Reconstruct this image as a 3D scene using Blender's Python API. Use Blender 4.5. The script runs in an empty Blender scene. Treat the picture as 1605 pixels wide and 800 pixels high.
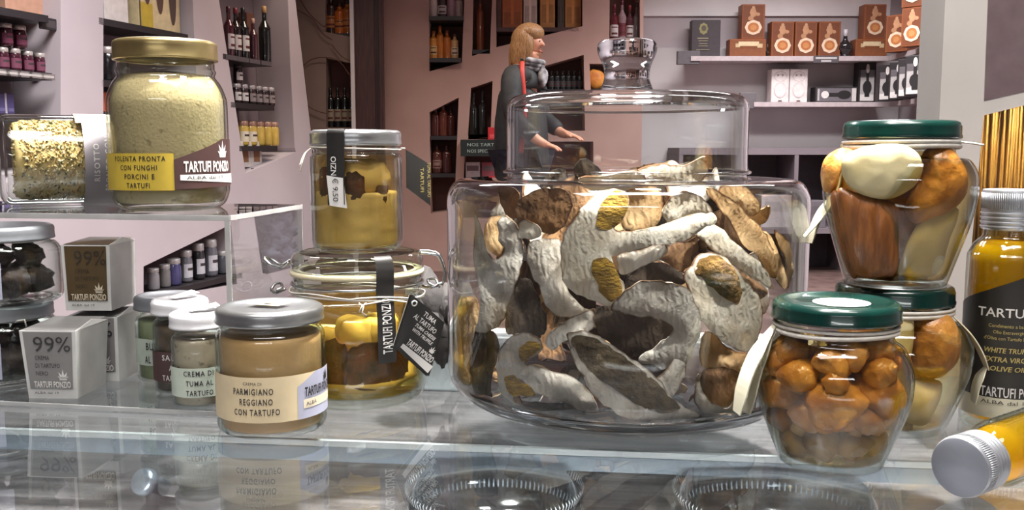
import bpy, math, random
from mathutils import Vector, Matrix, noise
from mathutils.geometry import delaunay_2d_cdt, tessellate_polygon

# ------------------------------------------------------------------ camera
SC = bpy.context.scene
COL = SC.collection
FPX = 1500.0                       # focal length in pixels of the 1605 x 800 frame
PITCH = math.atan(170.0 / FPX)     # the horizon runs 170 px above the centre
EYE = Vector((0, 0, 0.19))         # the counter top is z = 0
FLOOR, CEIL = -0.75, 2.05
cam = bpy.data.cameras.new('camera')
cam.sensor_width = 36.0
cam.lens = FPX / 1605.0 * 36.0
cam.clip_start = 0.01
cam.dof.use_dof = False
camo = bpy.data.objects.new('camera', cam)
camo.location = EYE
camo.rotation_euler = (math.pi / 2 - PITCH, 0, 0)
COL.objects.link(camo)
SC.camera = camo

# ------------------------------------------------------------------ world, lamps, exposure
W = bpy.data.worlds.new('world')
SC.world = W
W.use_nodes = True
W.node_tree.nodes['Background'].inputs[0].default_value = (0.75, 0.72, 0.74, 1)
W.node_tree.nodes['Background'].inputs[1].default_value = 0.05

def area_lamp(name, loc, size, power, color=(1, .96, .92), aim=None, spread=180):
    l = bpy.data.lights.new(name, 'AREA')
    l.shape = 'RECTANGLE'
    l.size, l.size_y = size
    l.energy = power
    l.color = color
    l.spread = math.radians(spread)
    o = bpy.data.objects.new(name, l)
    o.location = loc
    d = (Vector(aim) - Vector(loc)) if aim else Vector((0, 0, -1))
    o.rotation_euler = d.to_track_quat('-Z', 'Y').to_euler()
    COL.objects.link(o)
    return o

area_lamp('lamp_over_mushroom_jar', (0.28, 0.80, 1.55), (.16, .16), 26, (1, .96, .90), (0.12, .74, .1), 80)
area_lamp('lamp_over_left_jars', (-.25, .35, 1.6), (.22, .22), 7, (1, .95, .88), (-.25, .75, .05), 130)
area_lamp('lamp_over_right_jars', (.35, .1, 1.5), (.16, .16), 4.6, (1, .93, .84), (.33, .66, .1), 130)
def spot_lamp(name, loc, aim, power, deg, blend=.8, color=(1, .95, .88)):
    l = bpy.data.lights.new(name, 'SPOT'); l.energy = power; l.spot_size = math.radians(deg); l.spot_blend = blend; l.color = color; l.shadow_soft_size = .02
    o = bpy.data.objects.new(name, l); o.location = loc
    o.rotation_euler = (Vector(aim) - Vector(loc)).to_track_quat('-Z', 'Y').to_euler(); COL.objects.link(o); return o
spot_lamp('spot_on_mushroom_jar', (.52, .05, 1.35), (.10, .68, .175), 330, 11)
area_lamp('counter_ceiling_lamp', (0, -.2, CEIL - .03), (1.8, .5), 24, (1, .97, .95))
area_lamp('room_lamp_left', (-.9, 3.2, CEIL - .03), (1.2, .5), 75, (1, .97, .97), None, 130)
area_lamp('room_lamp_right', (1.4, 3.6, CEIL - .03), (1.2, .5), 65, (1, .97, .96), None, 130)
area_lamp('room_lamp_far_left', (-.6, 5.6, CEIL - .03), (1.2, .4), 16, (1, .84, .7), None, 125)
area_lamp('room_lamp_far_right', (1.7, 5.2, CEIL - .03), (1.4, .4), 75, (1, .97, .97), None, 130)
area_lamp('room_lamp_back_right', (1.9, 6.3, CEIL - .03), (1.4, .4), 42, (1, .97, .97), None, 130)
area_lamp('shop_front_lamp', (-.2, -2.6, 1.0), (2.2, .08), 8, (1, 1, 1), (0, 0, .3))

area_lamp('deck_fill_light', (0, .34, -.014), (1.6, .02), 2.2, (1, .98, .97), (0, .56, -.062), 36)  # unseen fill light added under the glass to brighten the front deck

SC.view_settings.view_transform = 'Standard'
SC.view_settings.look = 'None'
SC.view_settings.exposure = 0.27
SC.view_settings.gamma = 1.0
SC.view_settings.use_curve_mapping = False
cy = SC.cycles
cy.max_bounces = 40
cy.diffuse_bounces = 3
cy.glossy_bounces = 5
cy.transmission_bounces = 12
cy.transparent_max_bounces = 48
cy.caustics_refractive = False
cy.caustics_reflective = False
cy.sample_clamp_indirect = 4.0
cy.use_denoising = True

# ------------------------------------------------------------------ view maths: a pixel of the photo -> a place in the shop
_F = Vector((0, math.cos(PITCH), -math.sin(PITCH)))
_U = Vector((0, math.sin(PITCH), math.cos(PITCH)))
def ray(px, py):
    return Vector((1, 0, 0)) * ((px - 802.5) / FPX) + _U * ((400 - py) / FPX) + _F
def P(px, py, y):
    d = ray(px, py); return EYE + d * (y / d.y)
def G(px, py, z=0.0):
    d = ray(px, py); return EYE + d * ((z - EYE.z) / d.z)
def on_plane(px, py, pt, n):
    d = ray(px, py); return EYE + d * ((Vector(pt) - EYE).dot(n) / d.dot(n))
def face_cam(loc, extra=0.0):
    return math.atan2(-loc[0], loc[1]) + math.radians(extra)
def pxm(loc):                     # metres per pixel at a place
    return (Vector(loc) - EYE).dot(_F) / FPX

# ------------------------------------------------------------------ materials
def lin(c):
    return tuple(((v / 255) / 12.92 if v / 255 <= .04045 else ((v / 255 + .055) / 1.055) ** 2.4) for v in c) + (1,)
class NT:
    def __init__(s, name):
        s.m = bpy.data.materials.new(name); s.m.use_nodes = True
        s.t = s.m.node_tree; s.t.nodes.clear()
        s.out = s.t.nodes.new('ShaderNodeOutputMaterial')
    def n(s, kind, **kw):
        x = s.t.nodes.new('ShaderNode' + kind)
        for k, v in kw.items():
            if k in x.inputs: x.inputs[k].default_value = v
            else: setattr(x, k, v)
        return x
    def l(s, a, b): s.t.links.new(a, b)
_mats = {}
def paint(name, c, rough=.5, metal=0.0, c2=None, scale=40, detail=3, bump=0.0, bscale=None, spec=.5, stretch=(1, 1, 1), sss=0.0, lo=.35, hi=.65, coat=0.0, trans=0.0):
    """plain procedural surface: colour c, mottled towards c2 by noise, optional noise bump"""
    if name in _mats: return _mats[name]
    s = NT(name)
    b = s.n('BsdfPrincipled'); s.l(b.outputs[0], s.out.inputs[0])
    b.inputs['Roughness'].default_value = rough
    b.inputs['Metallic'].default_value = metal
    b.inputs['Specular IOR Level'].default_value = spec
    b.inputs['Coat Weight'].default_value = coat
    if sss:
        b.inputs['Subsurface Weight'].default_value = sss
        b.inputs['Subsurface Radius'].default_value = (.004, .003, .0015)
        b.inputs['Subsurface Scale'].default_value = 1.0
    tc = s.n('TexCoord'); mp = s.n('Mapping'); mp.inputs['Scale'].default_value = stretch
    s.l(tc.outputs['Object'], mp.inputs[0])
    if c2 is None: c2 = tuple(max(0, v * .93) for v in c)
    nz = s.n('TexNoise', Scale=scale, Detail=detail); s.l(mp.outputs[0], nz.inputs['Vector'])
    r = s.n('ValToRGB'); r.color_ramp.elements[0].position = lo; r.color_ramp.elements[1].position = hi
    r.color_ramp.elements[0].color = lin(c2); r.color_ramp.elements[1].color = lin(c)
    s.l(nz.outputs['Fac'], r.inputs[0]); s.l(r.outputs[0], b.inputs['Base Color'])
    if bump:
        n2 = s.n('TexNoise', Scale=bscale or scale * 2, Detail=4); s.l(mp.outputs[0], n2.inputs['Vector'])
        bp = s.n('Bump', Strength=bump, Distance=.004); s.l(n2.outputs['Fac'], bp.inputs['Height'])
        s.l(bp.outputs[0], b.inputs['Normal'])
    if trans:
        tr = s.n('BsdfTranslucent'); s.l(r.outputs[0], tr.inputs[0])
        mx = s.n('MixShader'); mx.inputs[0].default_value = trans
        s.l(b.outputs[0], mx.inputs[1]); s.l(tr.outputs[0], mx.inputs[2]); s.l(mx.outputs[0], s.out.inputs[0])
    _mats[name] = s.m
    return s.m
def schlick(s, f0=.04, boost=1.0):
    g = s.n('NewGeometry'); d = s.n('VectorMath', operation='DOT_PRODUCT')
    s.l(g.outputs['Normal'], d.inputs[0]); s.l(g.outputs['Incoming'], d.inputs[1])
    a = s.n('Math', operation='ABSOLUTE'); s.l(d.outputs['Value'], a.inputs[0])
    o = s.n('Math', operation='SUBTRACT'); o.inputs[0].default_value = 1; s.l(a.outputs[0], o.inputs[1])
    p = s.n('Math', operation='POWER'); s.l(o.outputs[0], p.inputs[0]); p.inputs[1].default_value = 5
    m = s.n('Math', operation='MULTIPLY_ADD'); s.l(p.outputs[0], m.inputs[0]); m.inputs[1].default_value = (1 - f0) * boost; m.inputs[2].default_value = f0 * boost
    m.use_clamp = True
    return m.outputs[0], o.outputs[0]
def thin_glass(name, tint=(245, 249, 248), edge=(150, 165, 162), rough=.015, f0=.045, boost=1.0, power=3.0, cloud=0.0, glow_c=(255, 255, 255)):
    """thin clear wall: straight-through view tinted more where the path through the wall is longer, plus Fresnel reflection"""
    if name in _mats: return _mats[name]
    s = NT(name)
    f, graz = schlick(s, f0, boost)
    pw = s.n('Math', operation='POWER'); s.l(graz, pw.inputs[0]); pw.inputs[1].default_value = power
    mc = s.n('MixRGB'); s.l(pw.outputs[0], mc.inputs[0]); mc.inputs[1].default_value = lin(tint); mc.inputs[2].default_value = lin(edge)
    tr = s.n('BsdfTransparent'); s.l(mc.outputs[0], tr.inputs[0])
    gl = s.n('BsdfGlossy', Roughness=rough); gl.inputs[0].default_value = (1, 1, 1, 1)
    tc = s.n('TexCoord'); nz = s.n('TexNoise', Scale=18.0, Detail=1.0); s.l(tc.outputs['Object'], nz.inputs['Vector'])
    bp = s.n('Bump', Strength=.12, Distance=.002); s.l(nz.outputs['Fac'], bp.inputs['Height']); s.l(bp.outputs[0], gl.inputs['Normal'])
    base = tr.outputs[0]
    if cloud:                       # scatter colour put in for the glow of light refracted by clear oil
        df = s.n('BsdfDiffuse'); df.inputs[0].default_value = lin(glow_c); tl = s.n('BsdfTranslucent'); tl.inputs[0].default_value = lin(glow_c)
        m1 = s.n('MixShader'); m1.inputs[0].default_value = .6; s.l(df.outputs[0], m1.inputs[1]); s.l(tl.outputs[0], m1.inputs[2])
        m2 = s.n('MixShader'); m2.inputs[0].default_value = cloud; s.l(base, m2.inputs[1]); s.l(m1.outputs[0], m2.inputs[2]); base = m2.outputs[0]
    mx = s.n('MixShader'); s.l(f, mx.inputs[0]); s.l(base, mx.inputs[1]); s.l(gl.outputs[0], mx.inputs[2])
    s.l(mx.outputs[0], s.out.inputs[0])
    _mats[name] = s.m
    return s.m
def thick_glass(name, c=(245, 248, 248), ior=1.45, rough=0.0):
    if name in _mats: return _mats[name]
    s = NT(name)
    g = s.n('BsdfGlass', IOR=ior, Roughness=rough); g.inputs[0].default_value = lin(c)
    tc = s.n('TexCoord'); nz = s.n('TexNoise', Scale=30.0, Detail=1.0); s.l(tc.outputs['Object'], nz.inputs['Vector'])
    bp = s.n('Bump', Strength=.1, Distance=.002); s.l(nz.outputs['Fac'], bp.inputs['Height']); s.l(bp.outputs[0], g.inputs['Normal'])
    s.l(g.outputs[0], s.out.inputs[0]); _mats[name] = s.m
    return s.m

# ------------------------------------------------------------------ mesh builder
def catmull(pts, n=6, closed=False):
    out = []; N = len(pts)
    rng = range(N) if closed else range(N - 1)
    for i in rng:
        p = [Vector(pts[(i + k) % N] if closed else pts[min(max(i + k, 0), N - 1)]) for k in (-1, 0, 1, 2)]
        for j in range(n):
            t = j / n
            out.append(.5 * ((2 * p[1]) + (p[2] - p[0]) * t + (2 * p[0] - 5 * p[1] + 4 * p[2] - p[3]) * t * t + (3 * p[1] - p[0] - 3 * p[2] + p[3]) * t ** 3))
    if not closed: out.append(Vector(pts[-1]))
    return out
_txt = {}
def glyphs(s, bold=0.0, gap=1.0):
    k = (s, bold, gap)
    if k not in _txt:
        cu = bpy.data.curves.new('lettering', 'FONT'); cu.body = s; cu.size = 1; cu.resolution_u = 2; cu.offset = bold; cu.space_character = gap
        o = bpy.data.objects.new('lettering', cu)
        me = bpy.data.meshes.new_from_object(o)
        v = [(p.co.x, p.co.y) for p in me.vertices]; f = [tuple(q.vertices) for q in me.polygons]
        bpy.data.objects.remove(o); bpy.data.curves.remove(cu); bpy.data.meshes.remove(me)
        _txt[k] = (v, f)
    return _txt[k]
class MB:
    def __init__(s): s.v, s.f, s.mi, s.sm = [], [], [], []; s.M = Matrix.Identity(4)
    def add(s, v, f, mat=0, smooth=False):
        b = len(s.v)
        s.v += [tuple(s.M @ Vector(p)) for p in v]
        for q in f: s.f.append(tuple(b + i for i in q)); s.mi.append(mat); s.sm.append(smooth)
        return s
    def lathe(s, prof, n=48, mat=0, smooth=True, a0=0.0, a1=2 * math.pi, squash=None):
        v, f, rings = [], [], []
        full = abs(a1 - a0 - 2 * math.pi) < 1e-6
        cnt = n if full else n + 1
        for r, z in prof:
            if r < 1e-6 and full: rings.append([len(v)]); v.append((0, 0, z)); continue
            rings.append(list(range(len(v), len(v) + cnt)))
            for i in range(cnt):
                a = a0 + (a1 - a0) * i / n
                rr = r * (squash(a, z) if squash else 1)
                v.append((rr * math.sin(a), -rr * math.cos(a), z))
        for A, B in zip(rings, rings[1:]):
            for i in range(n):
                j = (i + 1) % cnt
                if len(A) == 1 and len(B) == 1: continue
                if len(A) == 1: f.append((A[0], B[j], B[i]))
                elif len(B) == 1: f.append((A[i], A[j], B[0]))
                else: f.append((A[i], A[j], B[j], B[i]))
        return s.add(v, f, mat, smooth)
    def box(s, x0, x1, y0, y1, z0, z1, mat=0, bev=0.0):
        if bev <= 0:
            v = [(x, y, z) for z in (z0, z1) for y in (y0, y1) for x in (x0, x1)]
            return s.add(v, [(0, 2, 3, 1), (4, 5, 7, 6), (0, 1, 5, 4), (2, 6, 7, 3), (0, 4, 6, 2), (1, 3, 7, 5)], mat)
        b = min(bev, (x1 - x0) / 2.01, (y1 - y0) / 2.01, (z1 - z0) / 2.01)
        ring = lambda z, i: [(x0 + i + b, y0 + i, z), (x1 - i - b, y0 + i, z), (x1 - i, y0 + i + b, z), (x1 - i, y1 - i - b, z), (x1 - i - b, y1 - i, z), (x0 + i + b, y1 - i, z), (x0 + i, y1 - i - b, z), (x0 + i, y0 + i + b, z)]
        v = ring(z0, b * .7) + ring(z0 + b, 0) + ring(z1 - b, 0) + ring(z1, b * .7)
        f = [tuple(range(7, -1, -1)), tuple(range(24, 32))]
        for k in range(3):
            for i in range(8): f.append((k * 8 + i, k * 8 + (i + 1) % 8, k * 8 + 8 + (i + 1) % 8, k * 8 + 8 + i))
        return s.add(v, f, mat)
    def tube(s, pts, r, n=8, mat=0, closed=False):
        pts = [Vector(p) for p in pts]; v, f = [], []; N = len(pts); up = None
        for i, p in enumerate(pts):
            a = pts[(i + 1) % N] if (closed or i < N - 1) else p; b = pts[i - 1] if (closed or i > 0) else p
            t = (a - b).normalized()
            if up is None: up = t.orthogonal().normalized()
            up = (up - t * up.dot(t)).normalized(); w = t.cross(up)
            rr = r(i / max(1, N - 1)) if callable(r) else r
            v += [tuple(p + (up * math.cos(2 * math.pi * k / n) + w * math.sin(2 * math.pi * k / n)) * rr) for k in range(n)]
        for i in range(N if closed else N - 1):
            for k in range(n):
                f.append((i * n + k, i * n + (k + 1) % n, ((i + 1) % N) * n + (k + 1) % n, ((i + 1) % N) * n + k))
        if not closed: f += [tuple(range(n - 1, -1, -1)), tuple((N - 1) * n + k for k in range(n))]
        return s.add(v, f, mat, True)
    def prism(s, loop, off, mat=0, smooth_side=False, side_mat=None):
        """extrude a flat 3-D loop by the vector off"""
        n = len(loop); loop = [Vector(p) for p in loop]; off = Vector(off)
        tri = tessellate_polygon([loop])
        s.add(loop + [p + off for p in loop], [tuple(t) for t in tri] + [tuple(n + i for i in reversed(t)) for t in tri], mat)
        s.add(loop + [p + off for p in loop], [(i, (i + 1) % n, n + (i + 1) % n, n + i) for i in range(n)], mat if side_mat is None else side_mat, smooth_side)
        return s
    def holed(s, outer, holes, off, mat=0):
        loops = [[Vector(p) for p in l] for l in [outer] + holes]; off = Vector(off)
        flat = [p for l in loops for p in l]; n = len(flat)
        tri = tessellate_polygon(loops)
        s.add(flat + [p + off for p in flat], [tuple(t) for t in tri] + [tuple(n + i for i in t) for t in tri], mat)
        for l in loops:
            m = len(l); s.add(l + [p + off for p in l], [(i, (i + 1) % m, m + (i + 1) % m, m + i) for i in range(m)], mat)
        return s
    def strip(s, u0, u1, top, bot, fmap, mat=0, n=24):
        """label patch between the curves bot(u) and top(u), laid on the surface fmap(u, v)"""
        c = lambda q, u: q(u) if callable(q) else q
        v, f = [], []
        for i in range(n + 1):
            u = u0 + (u1 - u0) * i / n
            v += [fmap(u, c(bot, u)), fmap(u, c(top, u))]
        f = [(2 * i, 2 * i + 2, 2 * i + 3, 2 * i + 1) for i in range(n)]
        return s.add(v, f, mat, True)
    def text(s, t, h, fmap, u=0, v=0, align='c', xs=1.0, mat=1, bold=0.0, width=None, shear=0.0, slope=0.0, gap=1.0):
        g, f = glyphs(t, bold, gap)
        if not g: return s
        k = h / .73; x0, x1 = min(p[0] for p in g), max(p[0] for p in g)
        if width: xs = width / ((x1 - x0) * k)
        o = {'c': (x0 + x1) / 2, 'l': x0, 'r': x1}[align]
        vv = []
        for x, y in g:
            du = (x - o) * k * xs; vv.append(fmap(u + du + shear * y * k, v + y * k + slope * du))
        return s.add(vv, f, mat)
    def poly(s, pts, fmap, mat=1):
        t = tessellate_polygon([[Vector((x, y, 0)) for x, y in pts]])
        return s.add([fmap(x, y) for x, y in pts], [tuple(q) for q in t], mat)
    def crown(s, fmap, u, v, w, mat=1):
        for k, (a, h) in enumerate(((-52, .62), (-27, .85), (0, 1.0), (27, .85), (52, .62))):
            a = math.radians(a); d = (math.sin(a), math.cos(a)); q = (d[1], -d[0]); H = h * w * .95
            pt = lambda l, ww: (u + d[0] * H * l + q[0] * ww * w, v + d[1] * H * l + q[1] * ww * w)
            s.poly([pt(.15, -.035), pt(.5, -.1), pt(1, 0), pt(.5, .1), pt(.15, .035)], fmap, mat)
        s.poly([(u - .3 * w, v), (u + .3 * w, v), (u + .36 * w, v + .3 * w), (u - .36 * w, v + .3 * w)], fmap, mat)
        return s
    def build(s, name, mats, parent=None, label=None, mod=None):
        me = bpy.data.meshes.new(name); me.from_pydata(s.v, [], s.f)
        for m in (mats if isinstance(mats, (list, tuple)) else [mats]): me.materials.append(m)
        me.polygons.foreach_set('material_index', s.mi); me.polygons.foreach_set('use_smooth', s.sm)
        me.update()
        o = bpy.data.objects.new(name, me); COL.objects.link(o)
        if parent: o.parent = parent
        if label: o['label'] = label
        return o
def cylmap(r, a0=0.0, off=.0004):
    return lambda u, v: ((r + off) * math.sin(a0 + u / r), -(r + off) * math.cos(a0 + u / r), v)
def planemap(o, ex, ey, off=(0, 0, 0)):
    o, ex, ey, off = Vector(o), Vector(ex), Vector(ey), Vector(off)
    return lambda u, v: o + ex * u + ey * v + off
def tag(o, label, cat, group=None, kind=None):
    o['label'] = label; o['category'] = cat
    if group: o['group'] = group
    if kind: o['kind'] = kind
    return o
def thing(name, label, cat, loc=(0, 0, 0), rz=0.0, group=None):
    o = bpy.data.objects.new(name, None); o.empty_display_size = .02; COL.objects.link(o)
    o.location = loc; o.rotation_euler = (0, 0, rz)
    return tag(o, label, cat, group)
def structure(o): o['kind'] = 'structure'; return o
def shell(prof, t=.002, tb=.004):
    """closed glass wall from an outer profile running from the base centre to the rim"""
    inner = [(max(r - t, 0), max(z, tb)) for r, z in reversed(prof) if r > t * 1.5]
    return list(prof) + inner + [(0, tb)]
def inside(prof, t, z0, z1):
    """profile of a filling between heights z0 and z1 of an outer profile, t in from it"""
    def rad(z):
        for (r0, a), (r1, b) in zip(prof, prof[1:]):
            if min(a, b) <= z <= max(a, b) and abs(b - a) > 1e-9: return r0 + (r1 - r0) * (z - a) / (b - a)
        return prof[-1][0]
    zs = [z0 + (z1 - z0) * i / 24 for i in range(25)]
    rr = [max(rad(z) - t, .001) for z in zs]
    rr[0] *= .985; rr[-1] *= .985
    return [(0, z0)] + list(zip(rr, zs)) + [(0, z1)]
def lid_profile(r, h, lip=.0012):
    return [(0, h - lip), (r - .009, h - lip), (r - .0065, h - lip * .2), (r - .003, h), (r - .0009, h - .0012), (r, h - .0032), (r - .0002, h - .006), (r, .0022), (r + .0004, .0014), (r, 0.0004), (r - .0015, 0), (r - .003, .0006), (r - .003, h - .004)]
def lump(mb, c, rx, ry, rz, seed=0, amp=.15, freq=1.5, mat=0, n=14, m=9, rot=None):
    """one noisy closed blob"""
    v, f = [], []
    R = rot or Matrix.Identity(3)
    for i in range(m + 1):
        th = math.pi * i / m
        for j in range(n):
            ph = 2 * math.pi * j / n
            d = Vector((math.sin(th) * math.cos(ph), math.sin(th) * math.sin(ph), math.cos(th)))
            k = 1 + amp * noise.noise(d * freq + Vector((seed * 7.3, seed * 3.1, seed)))
            v.append(tuple(Vector(c) + R @ Vector((d.x * rx * k, d.y * ry * k, d.z * rz * k))))
    for i in range(m):
        for j in range(n): f.append((i * n + j, (i + 1) * n + j, (i + 1) * n + (j + 1) % n, i * n + (j + 1) % n))
    return mb.add(v, f, mat, True)

# ------------------------------------------------------------------ shared surfaces
M_lilac = paint('lilac_plaster', (190, 180, 184), .75, c2=(184, 173, 178), scale=3)
M_rose = paint('rosy_plaster', (184, 150, 140), .75, c2=(174, 140, 130), scale=3)
M_shade = paint('shaded_niche_plaster', (128, 115, 120), .8, scale=3)  # wall plaster with the shade of the niches put into its colour
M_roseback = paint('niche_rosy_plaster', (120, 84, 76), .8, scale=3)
M_white = paint('white_paint', (226, 219, 221), .6, scale=5)
M_ceil = paint('ceiling_paint', (215, 208, 208), .8, scale=5)
M_board = paint('dark_shelf_board', (44, 40, 43), .45, scale=30)
M_greyboard = paint('grey_shelf_board', (190, 176, 178), .5, scale=30)
M_floor = paint('reddish_floor', (104, 84, 80), .35, c2=(84, 66, 63), scale=9)
M_door = paint('dark_brown_wood', (78, 52, 50), .5, c2=(60, 38, 38), scale=12, stretch=(8, 8, .6))
M_black = paint('black_print', (24, 22, 23), .5)
M_ink = paint('dark_ink', (38, 34, 36), .6)
M_cream = paint('cream_print', (232, 220, 196), .6)
M_paper = paint('white_paper', (232, 230, 228), .7, c2=(224, 222, 220))

# ------------------------------------------------------------------ the room
def wall(name, x0, x1, y0, y1, z0, z1, m): return structure(MB().box(x0, x1, y0, y1, z0, z1).build(name, m))
BY = 7.6                                        # back wall
wall('floor', -4.1, 3.3, -3.1, BY + .15, FLOOR - .1, FLOOR, M_floor)
wall('ceiling', -4.1, 3.3, -3.1, BY + .15, CEIL, CEIL + .1, M_ceil)
wall('wall_left', -4.1, -4.0, -3, BY, FLOOR, CEIL, M_lilac)
wall('wall_right', 3.05, 3.15, -3, BY, FLOOR, CEIL, M_lilac)
wall('wall_back', -4, 3.05, BY, BY + .1, FLOOR, CEIL, M_lilac)
wall('wall_front', -4, 3.05, -3.1, -3, FLOOR, CEIL, M_lilac)

# left partition: a thick white wall running away from the camera, cut into slanted niches
LN = Vector((1, -.265, 0)).normalized(); LP = Vector((-3, 0, 0)); LD = Vector((.265, 1, 0)).normalized()
def Lw(px, py, back=0.0): return on_plane(px, py, LP - LN * back, LN)
def Lz(px, z, back=0.0):
    p = Lw(px, 200, back); return Vector((p.x, p.y, z))
L_TH = .24
holesL = [[(-120, -150), (95, -150), (95, 262), (-120, 290)],
          [(162, -150), (296, -150), (304, 50), (312, 190), (162, 205)],
          [(334, -60), (449, -60), (455, 100), (462, 232), (464, 238), (385, 272)],
          [(225, 418), (362, 352), (372, 446), (225, 470)],
          [(398, 338), (470, 325), (478, 415), (412, 430)]]
outerL = [Lz(-150, CEIL), Lz(460, CEIL), Lw(463, 0), Lw(487, 205), Lw(494, 330), Lz(498, FLOOR), Lz(-150, FLOOR)]
structure(MB().holed(outerL, [[Lw(*p) for p in h] for h in holesL], -LN * L_TH).build('wall_partition', M_lilac))
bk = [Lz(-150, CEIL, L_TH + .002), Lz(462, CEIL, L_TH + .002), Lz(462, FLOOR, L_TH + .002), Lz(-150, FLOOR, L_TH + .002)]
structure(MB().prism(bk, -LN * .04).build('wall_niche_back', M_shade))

def shelf_board(p0, p1, depth, n, th, m, name='wall_shelf', label='', group=None):
    """board between two front-edge points, going back along -n"""
    p0, p1 = Vector(p0), Vector(p1); p1.z = p0.z
    loop = [p0, p1, p1 - n * depth, p0 - n * depth]
    o = MB().prism(loop, (0, 0, -th)).build(name, m)
    return tag(o, label, 'shelf', group)
def Lshelf(px0, px1, pyc, label, th=.03, depth=L_TH - .004):
    z = Lw((px0 + px1) / 2, pyc).z
    a, b = Lz(px0, z), Lz(px1, z)
    return shelf_board(a, b, depth, LN, th, M_board, label=label)
ZA1 = Lshelf(-60, 85, 13, 'black shelf highest up in the leftmost wall niche, boxes on it').location
Lshelf(-60, 86, 108, 'black shelf with purple jam jars in the leftmost wall niche')
Lshelf(-60, 86, 178, 'black shelf just above the risotto jar, two violet packs standing on it')
Lshelf(163, 300, 42, 'dark shelf carrying the picture card and the box with oval holes')
Lshelf(163, 300, 132, 'dark shelf mostly hidden behind the polenta jar', )
Lshelf(353, 428, 91, 'black wall shelf with the row of wine bottles')
Lshelf(363, 431, 163, 'black wall shelf with dark labelled jars, under the wine bottles')
Lshelf(374, 434, 229, 'black wall shelf with yellow preserve jars')
Lshelf(226, 372, 447, 'dark low shelf behind the white lidded jars, glassware on it')
Lshelf(410, 478, 416, 'dark low shelf holding a heap of blue grey bags')

# middle: brown panel with bottle openings, a dark door, then the rosy partition with slanted niches
DY = 6.95
def Dp(px, py): return P(px, py, DY)
def Dz(px, z, y=DY): p = P(px, 200, y); return Vector((p.x, y, z))
M_brownwall = paint('brown_plaster', (140, 120, 110), .8, c2=(128, 108, 99), scale=3)
structure(MB().holed([Dz(440, CEIL), Dz(557, CEIL), Dz(557, FLOOR), Dz(440, FLOOR)],
    [[Dp(*p) for p in h] for h in ([(510, -60), (551, -60), (551, 58), (510, 50)], [(511, 91), (554, 100), (555, 200), (511, 200)])], (0, .22, 0)).build('wall_bottle_panel', M_brownwall))
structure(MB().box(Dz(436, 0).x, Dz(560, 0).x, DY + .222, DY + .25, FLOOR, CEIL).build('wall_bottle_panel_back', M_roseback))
structure(MB().box(Dz(553, 0).x, Dz(559, 0).x, DY - .05, DY - .002, FLOOR, CEIL).build('trim_1', M_white))
d = MB().box(Dz(559, 0).x, Dz(603, 0).x, DY - .03, DY + .03, FLOOR + .01, 1.75).build('door_1', M_door); structure(d)
for a, b in ((562, 590), (593, 601)):
    MB().box(Dz(a, 0).x, Dz(b, 0).x, DY - .042, DY - .031, FLOOR + .15, 1.6).build('door_panel', M_door, d)
structure(MB().box(Dz(559, 0).x, Dz(603, 0).x, DY - .03, DY + .03, 1.75, CEIL).build('trim_2', M_door))
structure(MB().box(Dz(594, 0).x, Dz(597, 0).x, DY - .06, DY - .032, FLOOR, CEIL).build('trim_3', paint('near_black_wood', (40, 26, 28), .5)))

EYY = 7.2
def Ep(px, py, b=0.0): return P(px, py, EYY + b)
def Ez(px, z): p = P(px, 200, EYY); return Vector((p.x, EYY, z))
holesE = [[(672, -60), (730, -60), (724, 98), (673, 112)],
          [(742, -60), (774, -60), (768, 78), (740, 88)],
          [(777, -60), (913, -60), (913, 41), (778, 74)],
          [(673, 176), (719, 153), (712, 330), (675, 335)],
          [(738, 138), (772, 127), (769, 212), (733, 212)],
          [(791, 121), (915, 86), (917, 205), (794, 205)],
          [(924, 100), (1000, 100), (1000, 140), (926, 140)],
          [(956, -60), (1003, -60), (1003, 66), (955, 66)],
          [(729, 222), (930, 222), (930, 345), (724, 345)]]
structure(MB().holed([Ez(602, CEIL), Ez(1006, CEIL), Ez(1006, FLOOR), Ez(602, FLOOR)], [[Ep(*p) for p in h] for h in holesE], (0, .28, 0)).build('wall_rosy_partition', M_rose))
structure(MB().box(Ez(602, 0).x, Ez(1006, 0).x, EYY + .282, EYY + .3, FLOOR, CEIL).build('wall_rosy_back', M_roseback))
def Eshelf(px0, px1, py, label, m=None, th=.03, out=0.0):
    a, b = Ep(px0, py), Ep(px1, py); b.z = a.z; a.y -= out; b.y -= out
    return shelf_board(a, b, .278 + out, Vector((0, -1, 0)), th, m or M_board, label=label)
Eshelf(674, 727, 28, 'dark shelf above the amber bottles in the rosy wall', out=.1)
Eshelf(674, 723, 92, 'dark shelf under the amber bottles in the rosy wall', out=.06)
Eshelf(741, 768, 78, 'narrow dark shelf under the single tall bottle')
Eshelf(778, 913, 43, 'brown shelf carrying wooden crates above the blonde person', M_door)
Eshelf(675, 716, 213, 'dark shelf in the low left niche of the rosy wall, upper of two')
Eshelf(675, 714, 272, 'dark shelf in the low left niche of the rosy wall, lower of two')
Eshelf(734, 769, 212, 'dark shelf under the black bottles left of the person')
Eshelf(794, 917, 140, 'dark shelf under the row of black bottles right of the person')
Eshelf(926, 1000, 139, 'small shelf holding an orange bag beside the glass knob')
Eshelf(956, 1003, 66, 'dark shelf with red bottles above the glass knob')
Eshelf(726, 930, 282, 'pale shelf with flat packs under the black sign', M_greyboard)

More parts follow.
